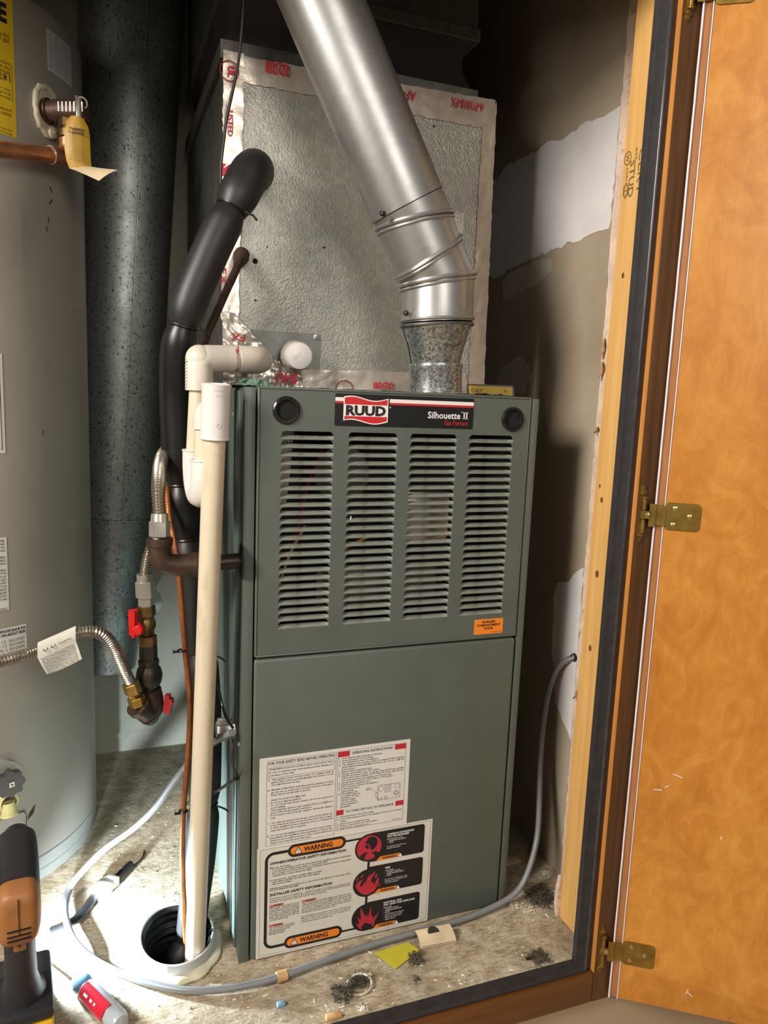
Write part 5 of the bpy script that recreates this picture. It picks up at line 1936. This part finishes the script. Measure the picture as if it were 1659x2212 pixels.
# tag sheet folded over the hose
ry_ = .150
vs, fs = [], []
A_, C_ = (82, 1404, .154), (164, 1368, .1645)
prof = [(-.0, .0115, 0), (-.0075, .0085, 1), (-.0108, .0, 2), (-.0105, -.008, 3)]
nu = 12
grid = []
for i in range(nu + 1):
    t = i / nu
    top_ = PY(A_[2] + (C_[2] - A_[2]) * t, A_[0] + (C_[0] - A_[0]) * t, A_[1] + (C_[1] - A_[1]) * t)
    bot = PY(A_[2] + (C_[2] - A_[2]) * t - .0120, 101 + (177 - 101) * t, 1457 + (1425 - 1457) * t + 2.5 * math.sin(4 * t))
    row = [top_ + V((0, dy, dz)) for dy, dz, _ in prof]
    for k2 in range(1, 5):
        row.append(row[3].lerp(bot, k2 / 4) + V((0, -.0012 * math.sin(k2 + 4 * t), 0)))
    grid.append(row)
m_ = len(grid[0])
vs = [p for r in grid for p in r]
nn = len(vs)
vs += [p + V((0, .0005, 0)) for p in vs]
for i in range(nu):
    for j in range(m_ - 1):
        a = i * m_ + j
        fs += [(a, a + 1, a + m_ + 1, a + m_), (a + nn, a + m_ + nn, a + m_ + 1 + nn, a + 1 + nn)]
tg_ = B().add(vs, fs).done('paper_tag', 'paper_warm', hf)
k = B()
wd_, hd_ = (grid[nu][3] - grid[0][3]).length, (grid[0][-1] - grid[0][3]).length


def ft(x, y, h=0.0):
    i = min(max(x / wd_, 0), .999) * nu
    j = 3 + min(max(-y / hd_, 0), .999) * 4
    i0, j0 = int(i), int(j)
    a_, b_ = grid[i0][j0].lerp(grid[i0 + 1][j0], i - i0), grid[i0][j0 + 1].lerp(grid[i0 + 1][j0 + 1], i - i0)
    return a_.lerp(b_, j - j0) + V((0, -.0008, 0))


for i in range(12):
    text(k, ft, ['Do not reuse this connector. Turn off gas before', 'Warning: use only new fittings and test for leaks', 'with soapy water. Do not use matches or an open', 'flame. Avoid bending the tube more than needed', 'installation must conform with local codes and'][i % 5], .003, -.004 - i * hd_ * .9 / 12, .0014, width=wd_ - .007, bold=.02, res=1)
k.done('tag_print', 'ink_grey', tg_, smooth=False)['kind'] = 'stuff'
k = B()
f_u = grid[nu][3] - grid[0][3]
f2 = plane(grid[0][2] + V((0, -.0012, -.001)), f_u, V((-f_u.z, .05, f_u.x)))
for x in (.012, .023):
    k.outline(f2, circ(x, .0005, .0028, 14, .0022), .0009)
text(k, f2, 'CONNECTOR', .030, -.001, .0026, width=.019, bold=.0)
k.done('tag_mark', 'ink', tg_, smooth=False)

# ================================================================== sleeve in the floor
sv = thing('floor_sleeve', 'corrugated black sleeve set in the floor round the pipes', 'sleeve', SLV[:2] + (0,))


def oval(b):
    b.v = [V((p.x, SLV[1] + (p.y - SLV[1]) * SLE, p.z)) for p in b.v]
    return b


prof = []
for i in range(60):
    z = .021 - i * .0030
    prof.append((z, SLV[2] - .0030 + .0022 * math.cos(i * pi / 2.2)))
b = B()
b.lathe((SLV[0], SLV[1], 0), (0, 0, 1), prof, 44)
oval(b).done('sleeve_wall', 'black', sv)
oval(B().lathe((SLV[0], SLV[1], 0), (0, 0, 1), [(-.165, 0), (-.1645, SLV[2] - .001)], 40)).done('sleeve_base', 'void', sv)
b = B()
b.lathe((SLV[0], SLV[1], 0), (0, 0, 1), [(.012, SLV[2] - .0004), (.0215, SLV[2] - .0004), (.0225, SLV[2] + .0010), (.0218, SLV[2] + .0030), (.0060, SLV[2] + .0034), (.0055, SLV[2] + .0058), (.0004, SLV[2] + .0060)], 44)
oval(b).done('sleeve_rim', 'paper_grey', sv)
b = B()
rings = []
for i in range(28):
    a = -2.5 + i / 27 * 2.6
    c = V((SLV[0] + (SLV[2] + .008) * math.cos(a), SLV[1] + (SLV[2] + .008) * math.sin(a), .003))
    rings.append(c)
rr = [.004 + .0035 * abs(math.sin(i * .55)) * (.4 + .6 * math.sin(pi * i / 27)) + .002 for i in range(28)]
b.tube(rings, rr, 10, flat=.55)
oval(b).done('sealant', 'caulk', sv)

# ================================================================== grey electrical cable
ec = thing('power_cable', 'grey electrical cable looping from the right wall over the floor', 'cable', PZ(.008, 700, 2075))
cpath = [PX(XW + .004, 1243, 1420), PX(XW - .006, 1228, 1424), PX(.562, 1206, 1442), PX(.548, 1188, 1482), PX(.536, 1175, 1550), PX(.528, 1167, 1640), PX(.520, 1165, 1730), PX(.508, 1160, 1810), PX(.480, 1140, 1884), PZ(.022, 1110, 1932)]
cpath += [PZ(.0085, u, v) for u, v in ((1050, 1966), (985, 1990), (900, 2014), (800, 2042), (700, 2076), (610, 2108), (540, 2127), (470, 2138), (400, 2139), (330, 2126), (260, 2102), (205, 2074))] + [PZ(.0215, u, v) for u, v in ((165, 2038), (145, 1995), (141, 1955), (152, 1915))]
cpath += [PY(.215, 182, 1878), PY(.205, 226, 1834), PY(.185, 290, 1788), PY(.160, 338, 1742), PY(.125, 375, 1690), PY(.085, 412, 1645), PY(.074, 450, 1612), PX(-.040, 482, 1592), PX(-.030, 502, 1582)]
B().tube(spline(cpath, .010), .0064, 12, flat=.8).done('cable_sheath', 'cable', ec)
B().lathe(PX(XW - .0005, 1242, 1420), (-1, 0, 0), [(0, .008), (.004, .007), (.006, .006)], 14).done('wall_grommet', 'iron', ec)
q = [PZ(.0085, 598, 2112), PZ(.0085, 619, 2105)]
tw = B().tube(q, .0078, 12).done('tan_wrap', 'tan', ec)
# folded card lying over the cable
cd_ = thing('folded_card', 'folded cream card with a black half disc on the grey cable', 'card', PZ(.018, 942, 2020))
vs, fs = [], []
for (tu, tv), (bu, bv) in zip([(896 + (970 - 896) * t / 8, 2010 + (1995 - 2010) * t / 8) for t in range(9)], [(909 + (986 - 909) * t / 8, 2045 + (2031 - 2045) * t / 8) for t in range(9)]):
    A1, C1 = PZ(.0225, tu, tv), PZ(.004, bu, bv)
    for j in range(6):
        t = j / 5
        p = A1.lerp(C1, t)
        p.z += .004 * math.sin(pi * t) + rnd(.0004)
        vs.append(p)
nn = len(vs)
vs += [p + V((0, .0003, -.0009)) for p in vs]
for i in range(8):
    for j in range(5):
        a = i * 6 + j
        fs += [(a, a + 1, a + 7, a + 6), (a + nn, a + 6 + nn, a + 7 + nn, a + 1 + nn)]
cdo = B().add(vs, fs).done('card_sheet', 'card', cd_)
v0 = vs[24]
fcx = (vs[48] - vs[0])
fcy = (vs[0] - vs[5])
fcd = plane(vs[26] + fcx.cross(fcy).normalized() * .0022 + V((-.002, 0, -.002)), fcx, fcy)
k = B()
k.face(fcd, [(.0095 * math.cos(a), .0100 * math.sin(a)) for a in [pi * i / 14 for i in range(15)]])
text(k, fcd, 'PULL OUT', .0, .0125, .0018, 'C')
k.done('half_disc', 'ink', cdo, smooth=False)
b = B()
q = [vs[i * 6 + 5] + V((.001, -.001, -.0025)) for i in range(9)]
vs2 = q + [p + V((.0, .012, -.0005)) for p in q]
fs2_ = [(i, i + 1, i + 10, i + 9) for i in range(8)]
B().add(vs2 + [p - V((0, 0, .0008)) for p in vs2], fs2_ + [tuple(reversed([j + 18 for j in f])) for f in fs2_]).done('inner_flap', 'card', cd_)

# lime paper scrap
b = B()
pp = [PZ(.0015, *a) for a in ((807.6, 2062), (854, 2094), (907, 2054), (881, 2039))]
f0 = lambda x, y, h=0.0: V((x, y, .0012 + h + .004 * max(0, (y - pp[1].y)) / .06))
b.prism(f0, [(p.x, p.y) for p in pp], 0, .0007)
tag(b.done('paper_scrap', 'yellow_paper', smooth=False), 'square lime yellow paper scrap on the floor before the furnace', 'paper')

# ================================================================== thin wires
b = B()
b.tube(spline(pts3([(530, -60, .150), (527, 0, .150), (521, 80, .158), (514, 140, .168), (502, 200, .172), (491, 250, .174), (484, 300, .174), (478, 350, .174), (477, 395, .176), (484, 440, .178), (490, 470, .180)]), .012), [.0024] * 400 if False else .0022, 8)
tag(b.done('hanging_wire', 'wire_dark'), 'thin dark wire hanging in front of the coil box tape', 'wire')
tw_ = thing('thermostat_wire', 'thin brown control wire hooked along the furnace side', 'wire', PX(-.03, 505, 1640))
b = B()
b.tube(spline([PX(-.032, 504, 1606), PX(-.034, 501, 1632), PX(-.030, 504, 1656), PX(-.022, 512, 1674), PX(-.019, 513, 1684)], .006), .0018, 8)
b.tube(spline([PX(-.019, 513, 1680), PX(-.030, 500, 1688), PY(.055, 470, 1708), PY(.045, 444, 1720), PY(.055, 420, 1728), PY(.07, 402, 1738)], .008), .0023, 8)
b.done('wire_run', 'wire_dark', tw_)
B().tube(spline([PY(.085, 470, 1480), PY(.075, 482, 1530), PX(-.034, 492, 1556), PX(-.030, 503, 1572)], .006), .0022, 8).done('wire_tail', 'black', tw_)

# ================================================================== yellow manual and crumpled tape on the furnace top
ym = thing('yellow_booklet', 'yellow leaflet with black border on the furnace top right', 'leaflet', PY(.150, 1060, 850))
q0, q1, q2, q3 = PY(.150, 1010, 834), PY(.120, 1112, 838), PY(.118, 1112, 858), PY(.150, 1014, 852)
fy = plane(V((q0.x, .150, FH + .0012)), V((q1.x - q0.x, q1.y - q0.y, 0)), V((0, .25, 1)))
wdt = V((q1.x - q0.x, q1.y - q0.y, 0)).length
hgt = max(.014, q0.z - FH - .001)
B().prism(fy, rrect(0, 0, wdt, hgt + .004, .003), 0, .0012).done('border', 'black', ym, smooth=False)
B().prism(fy, [(.004, .001), (wdt - .003, .001), (wdt - .003, hgt + .001), (.003, hgt + .001)], .0013, .0018).done('yellow_sheet', 'yellow', ym, smooth=False)
k = B()
text(k, fy, 'DAY', .008, .004, .007, h=.0022)
text(k, fy, '80', wdt - .012, .006, .004, 'R', h=.0022)
k.done('leaflet_print', 'ink', ym, smooth=False)
b = sheet(lambda x, y, h=0.0: V((x, y, FH + .0010 + h)), [(.385, .095), (.436, .105), (.434, .128), (.392, .135)], 10, 6, .007, 90, .0005, 3.3, fold=0)
tag(b.done('crumpled_scrap', 'card', ang=60), 'crumpled cream scrap before the yellow leaflet on the furnace', 'scrap')

# ================================================================== plug connector with black leads on the floor
pc = thing('wire_connector', 'white plastic wire connector with black leads on the floor', 'connector', PZ(.01, 226, 1915))
ca, cb2 = PZ(.009, 203, 1936), PZ(.009, 248, 1900)
dd = (cb2 - ca).normalized()
sd2 = V((-dd.y, dd.x, 0))
mt_ = Matrix((( dd.x, sd2.x, 0, (ca.x + cb2.x) / 2), (dd.y, sd2.y, 0, (ca.y + cb2.y) / 2), (0, 0, 1, .0105), (0, 0, 0, 1)))
hl = (cb2 - ca).length / 2
B().box((-hl, -.013, -.0095), (hl * .25, .013, .0095), .002, 2, mt_).box((hl * .2, -.011, -.008), (hl, .011, .008), .0015, 2, mt_).done('housing', 'pvc_white', pc, ang=30)
B().tube(spline([ca, PZ(.008, 190, 1956), PZ(.008, 165, 1985), PZ(.007, 135, 2003), PZ(.007, 108, 2014)], .008), .0075, 10, flat=.7).done('black_lead', 'black', pc)
B().tube(spline([cb2, PZ(.009, 258, 1890), PZ(.010, 272, 1876), PZ(.010, 283, 1866)], .006), .0062, 10).done('black_lead', 'black', pc)
B().tube(spline([PZ(.009, 258, 1893), PZ(.006, 280, 1876), PZ(.004, 306, 1856), PZ(.003, 312, 1838)], .006), .0016, 8).done('thin_lead', 'black', pc)

# ================================================================== screwdriver
sw = thing('screwdriver', 'screwdriver with clear and red handle on the bright floor', 'screwdriver', PZ(.014, 210, 2155))
a_, c_ = PZ(.0150, 168, 2115), PZ(.0150, 262, 2212)
dd = (c_ - a_).normalized()
L_ = (c_ - a_).length
sec = [(-.002, .0085), (.004, .0132), (.014, .0142), (.024, .0125), (.0285, .0105)]
B().lathe(a_, dd, sec, 24, True, True).done('collar', plain('blue_clear_collar', (128, 166, 200), 0.15, 0, 0.05, 40), sw)


def fluted(t0, t1, r, n=36):
    rings = []
    e1 = (V((0, 0, 1)) - dd * dd.z).normalized()
    e2 = dd.cross(e1)
    for t, k in ((t0, .9), (t0 + .004, 1), (t1 - .004, 1), (t1, .9)):
        rings.append([a_ + dd * t + (e1 * math.cos(2 * pi * i / n) + e2 * math.sin(2 * pi * i / n)) * r * k * (1 - .05 * (math.cos(12 * pi * i / n) > .2)) for i in range(n)])
    return B().loft(rings)


fluted(.027, L_ - .022, .0148).done('grip', 'handle_clear', sw)
e1 = (V((0, 0, 1)) - dd * dd.z).normalized()
e2 = dd.cross(e1)
vs, fs = [], []
for i in range(7):
    a = .05 + i * .30
    o_ = (e1 * math.cos(a) + e2 * math.sin(a)) * .0153
    vs += [a_ + dd * .030 + o_, a_ + dd * (L_ - .024) + o_]
for i in range(6):
    fs.append((i * 2, i * 2 + 2, i * 2 + 3, i * 2 + 1))
nn = len(vs)
vs2 = vs + [v * 1 - (v - (a_ + dd * (v - a_).dot(dd))).normalized() * .0012 for v in vs]
rb_ = B().add(vs2, fs + [tuple(reversed([j + nn for j in f])) for f in fs]).done('red_band', 'handle_red', sw)
for t, w_ in ((.040, .010), (.056, .006), (.066, .004)):
    if t < L_ - .03:
        a = .95
        o_ = (e1 * math.cos(a) + e2 * math.sin(a))
        f_ = plane(a_ + dd * t + o_ * .0156, dd, o_.cross(dd))
        B().face(f_, rrect(0, -.0018, w_, .0018, .0008)).done('white_mark', 'ink_white', rb_, smooth=False)
B().lathe(a_ + dd * (L_ - .023), dd, [(0, .0135), (.006, .0140), (.016, .0138), (.022, .011), (.024, 0)], 24).done('butt', 'handle_clear', sw)
sh0 = PZ(.0085, 76, 2046)
B().tube([a_, sh0, sh0 + (sh0 - a_).normalized() * .012], [.0028, .0028, .0018], 12).done('shaft', 'silver', sw)

# ================================================================== cordless drill with its lamp on
dl_o = PZ(0, 50, 2203)
dz = thing('cordless_drill', 'black and orange cordless drill standing with its lamp lit', 'drill', dl_o)
RD = Matrix.Rotation(math.radians(6), 4, 'Z')
TD = Matrix.Translation(dl_o) @ RD


def dpart(b, name, mat, par=dz, **kw):
    b.v = [TD @ v for v in b.v]
    return b.done(name, mat, par, **kw)


def superring(y, cz, rx_, rz_, p=3.6, n=40):
    out = []
    for i in range(n):
        a = 2 * pi * i / n
        c_, s_ = math.cos(a), math.sin(a)
        out.append(V((rx_ * abs(c_) ** (2 / p) * (1 if c_ >= 0 else -1), y, cz + rz_ * abs(s_) ** (2 / p) * (1 if s_ >= 0 else -1))))
    return out


HZ = .206
b = B()
b.loft([superring(y, HZ, rx_, rz_) for y, rx_, rz_ in ((-.046, .0255, .036), (-.030, .0262, .0375), (.010, .0265, .0378), (.050, .0262, .0372), (.072, .0255, .0350), (.082, .0230, .0290), (.085, .018, .018))])
hsg = dpart(b, 'motor_housing', 'tool_black', ang=50)
b = B()
b.loft([superring(y, HZ - .004, rx_, rz_) for y, rx_, rz_ in ((-.078, .012, .020), (-.077, .0195, .0310), (-.072, .0235, .0360), (-.060, .0255, .0375), (-.046, .0262, .0375))])
rcap = dpart(b, 'rear_cap', 'tool_orange', ang=50)
b = B()
for z in (.190, .183, .177):
    b.box((-.0135, -.0795, z), (.0135, -.0700, z + .0018), .0006)
dpart(b, 'vent_slots', 'black', rcap)['kind'] = 'stuff'
b = B()
b.box((-.0004, -.0792, .186), (.0004, -.073, .232))
dpart(b, 'seam', 'black', rcap)
b = B()
b.loft([[V((x * w, y0 + y * d_, z)) for x, y in [(math.cos(2 * pi * i / 24), math.sin(2 * pi * i / 24)) for i in range(24)]] for z, w, d_, y0 in ((.186, .0190, .024, -.040), (.165, .0185, .022, -.043), (.130, .0185, .021, -.040), (.095, .0195, .022, -.034), (.070, .024, .028, -.026), (.058, .033, .040, -.016))])
dpart(b, 'handle', 'tool_black')
b = B()
b.box((-.0075, -.0640, .150), (.0075, -.050, .176), .003)
dpart(b, 'spine', 'tool_orange')
b = B()
b.box((-.038, -.066, .044), (.038, .050, .062), .006)
dpart(b, 'foot', 'tool_black')
b = B()
b.box((-.037, -.068, .0005), (.037, .052, .043), .006)
bat = dpart(b, 'battery', 'tool_yellow')
b = B()
b.box((-.0385, -.060, .008), (.0385, .046, .030), .004)
dpart(b, 'battery_grip', 'tool_black', bat)
b = B()
b.lathe((.0, .084, HZ), (0, 1, 0), [(0, .020), (.012, .021), (.030, .0185), (.040, .010), (.041, 0)], 24)
dpart(b, 'chuck', 'black')
b = B()
b.box((-.008, -.022, .142), (.008, -.008, .170), .004)
dpart(b, 'trigger', 'tool_black')
b = B()
b.tube(spline([V((-.030, .02, .200)), V((-.036, .03, .17)), V((-.036, .02, .12)), V((-.033, .0, .075))], .01), .0045, 8)
dpart(b, 'belt_hook', 'black')
b = B()
b.lathe((0, .049, .066), (0, .86, .5), [(0, .009), (.003, .0088), (.006, .006), (.007, 0)], 20)
dpart(b, 'lamp_lens', 'led')
lp = TD @ V((.030, .086, .050))
lt = TD @ V((.150, .120, -.02))
lamp('drill_lamp', 'SPOT', lp, 32.0, (0.72, 0.88, 1.0), .006, lt, spot_size=math.radians(165), spot_blend=0.9)

# ================================================================== floor litter
LITTER = 'floor litter'


def clump(u, v, rad, mat, label, cat, name, n=22, flat=.5, z=0.0, th=.0011):
    q = PZ(0, u, v)
    b = B()
    for i in range(max(3, n // 4)):
        c = q + V((rnd(rad * .8), rnd(rad * .8), .001))
        r_ = rad * random.uniform(.18, .42)
        bm = bmesh.new()
        bmesh.ops.create_icosphere(bm, subdivisions=2, radius=1)
        for vv in bm.verts:
            k_ = .62 + .75 * abs(noise.noise(vv.co * 2.1 + c * 90)) + .3 * noise.noise(vv.co * 5 + c * 50)
            vv.co = V((c.x + vv.co.x * r_ * k_, c.y + vv.co.y * r_ * k_, max(.0004, r_ * .5 * flat * 1.6 * (vv.co.z * k_ + .55))))
        b.bm(bm)
    for i in range(n * 3):
        s = q + V((rnd(rad), rnd(rad), .001 + random.random() * rad * flat))
        e = [s]
        for j in range(3):
            nx_ = e[-1] + V((rnd(rad * .45), rnd(rad * .45), rnd(rad * .22)))
            nx_.z = max(.0008, nx_.z)
            e.append(nx_)
        b.tube(e, th * .30 * (.6 + random.random()), 4)
    o = b.done(name, mat)
    return tag(o, label, cat)


clump(1183, 1893, .008, 'fluff', 'white fluff by the foot of the right wall', 'fluff', 'fluff_tuft', 14, .6)
clump(1113, 1959, .007, 'fluff', 'white fluff tuft beside the grey cable, nearer the furnace', 'fluff', 'fluff_tuft', 14, .6)
clump(1141, 1970, .008, 'fluff', 'white fluff tuft between the grey lint and the grey cable', 'fluff', 'fluff_tuft', 14, .6)
clump(1166, 1934, .024, 'lint', 'wide smear of grey lint by the pine stud', 'lint', 'lint_clump', 60, .12, th=.0012)
clump(1166, 2070, .013, 'lint', 'dark grey lint clump near the black gasket corner', 'lint', 'lint_clump', 34, .35, th=.0013)
clump(898, 2074, .010, 'lint', 'grey lint clump under the lime paper corner', 'lint', 'lint_clump', 26, .6, th=.0016)
clump(742, 2150, .014, 'lint', 'shaggy grey lint clump next to the pale ring', 'lint', 'lint_clump', 44, .7, th=.0017)
clump(775, 2124, .012, 'lint', 'grey lint inside the pale plastic ring', 'lint', 'lint_clump', 30, .5, th=.0015)
clump(900, 2117, .005, 'lint', 'small dark lint bit between lime paper and gasket', 'lint', 'lint_clump', 10, .6)
clump(784, 2180, .006, 'fluff', 'white splinter tuft against the bottom gasket', 'fluff', 'fluff_tuft', 9, .7)
q = PZ(.006, 776, 2126)
b = B()
b.loop([q + V((.0185 * math.cos(a), .0165 * math.sin(a), .003 * math.sin(a + .6))) for a in [2 * pi * i / 30 for i in range(30)]], .0016, 7)
b.add([q + V((.012, .008, .004)), q + V((.021, .004, .006)), q + V((.022, .012, .003)), q + V((.014, .017, .001))], [(0, 1, 2, 3), (3, 2, 1, 0)])
tag(b.done('plastic_ring', 'caulk'), 'pale plastic ring lying in lint on the floor', 'ring')
q = PZ(.002, 1137, 2071)
tag(B().tube([q, q + V((.011, -.002, .0005)), q + V((.022, -.003, 0))], [.0026, .0022, .0015], 7).done('burnt_stick', 'black'), 'short black stick lying in the lint by the gasket corner', 'stick')
q = PZ(.003, 607, 2169)
tag(B().box(q + V((-.006, -.004, -.003)), q + V((.006, .004, .003)), .0015).done('plastic_chip', 'blue_chip'), 'little blue plastic chip on the floor', 'chip')
q = PZ(.003, 723, 2195)
b = B()
b.box(q + V((-.013, -.004, -.003)), q + V((.010, .005, .004)), .002)
tag(b.done('wood_chip', 'tan'), 'tan wood chip by the bottom gasket', 'chip')
q = PZ(.002, 1105, 1858)
tag(B().box(q + V((-.016, -.010, -.002)), q + V((.016, .010, .001)), .0008).done('wood_chip', 'card'), 'flat pale chip on the floor right of the furnace', 'chip')
b = B()
for i in range(520):
    x, y = random.uniform(-.42, .50), random.uniform(-.138, .50)
    if (x - SLV[0]) ** 2 + (y - SLV[1]) ** 2 < .075 ** 2 or (-.03 < x < .45 and y > -.004) or (x - HC.x) ** 2 + (y - HC.y) ** 2 < .27 ** 2:
        continue
    s = random.uniform(.0005, .0018)
    a = rnd(pi)
    l = s * random.choice((1, 1, 1.3, 1.6, 2.6))
    d1, d2 = V((math.cos(a), math.sin(a), 0)) * l, V((-math.sin(a), math.cos(a), 0)) * s * .6
    p = V((x, y, .0004))
    b.add([p - d1 - d2, p + d1 - d2, p + d1 + d2, p - d1 + d2, p + V((0, 0, s * .9))], [(0, 1, 4), (1, 2, 4), (2, 3, 4), (3, 0, 4)])
o = tag(b.done('floor_debris', 'fluff', smooth=False), 'pale crumbs and shavings scattered over the closet floor', 'debris')
o['kind'] = 'stuff'
bpy.data.objects.remove(_FO)
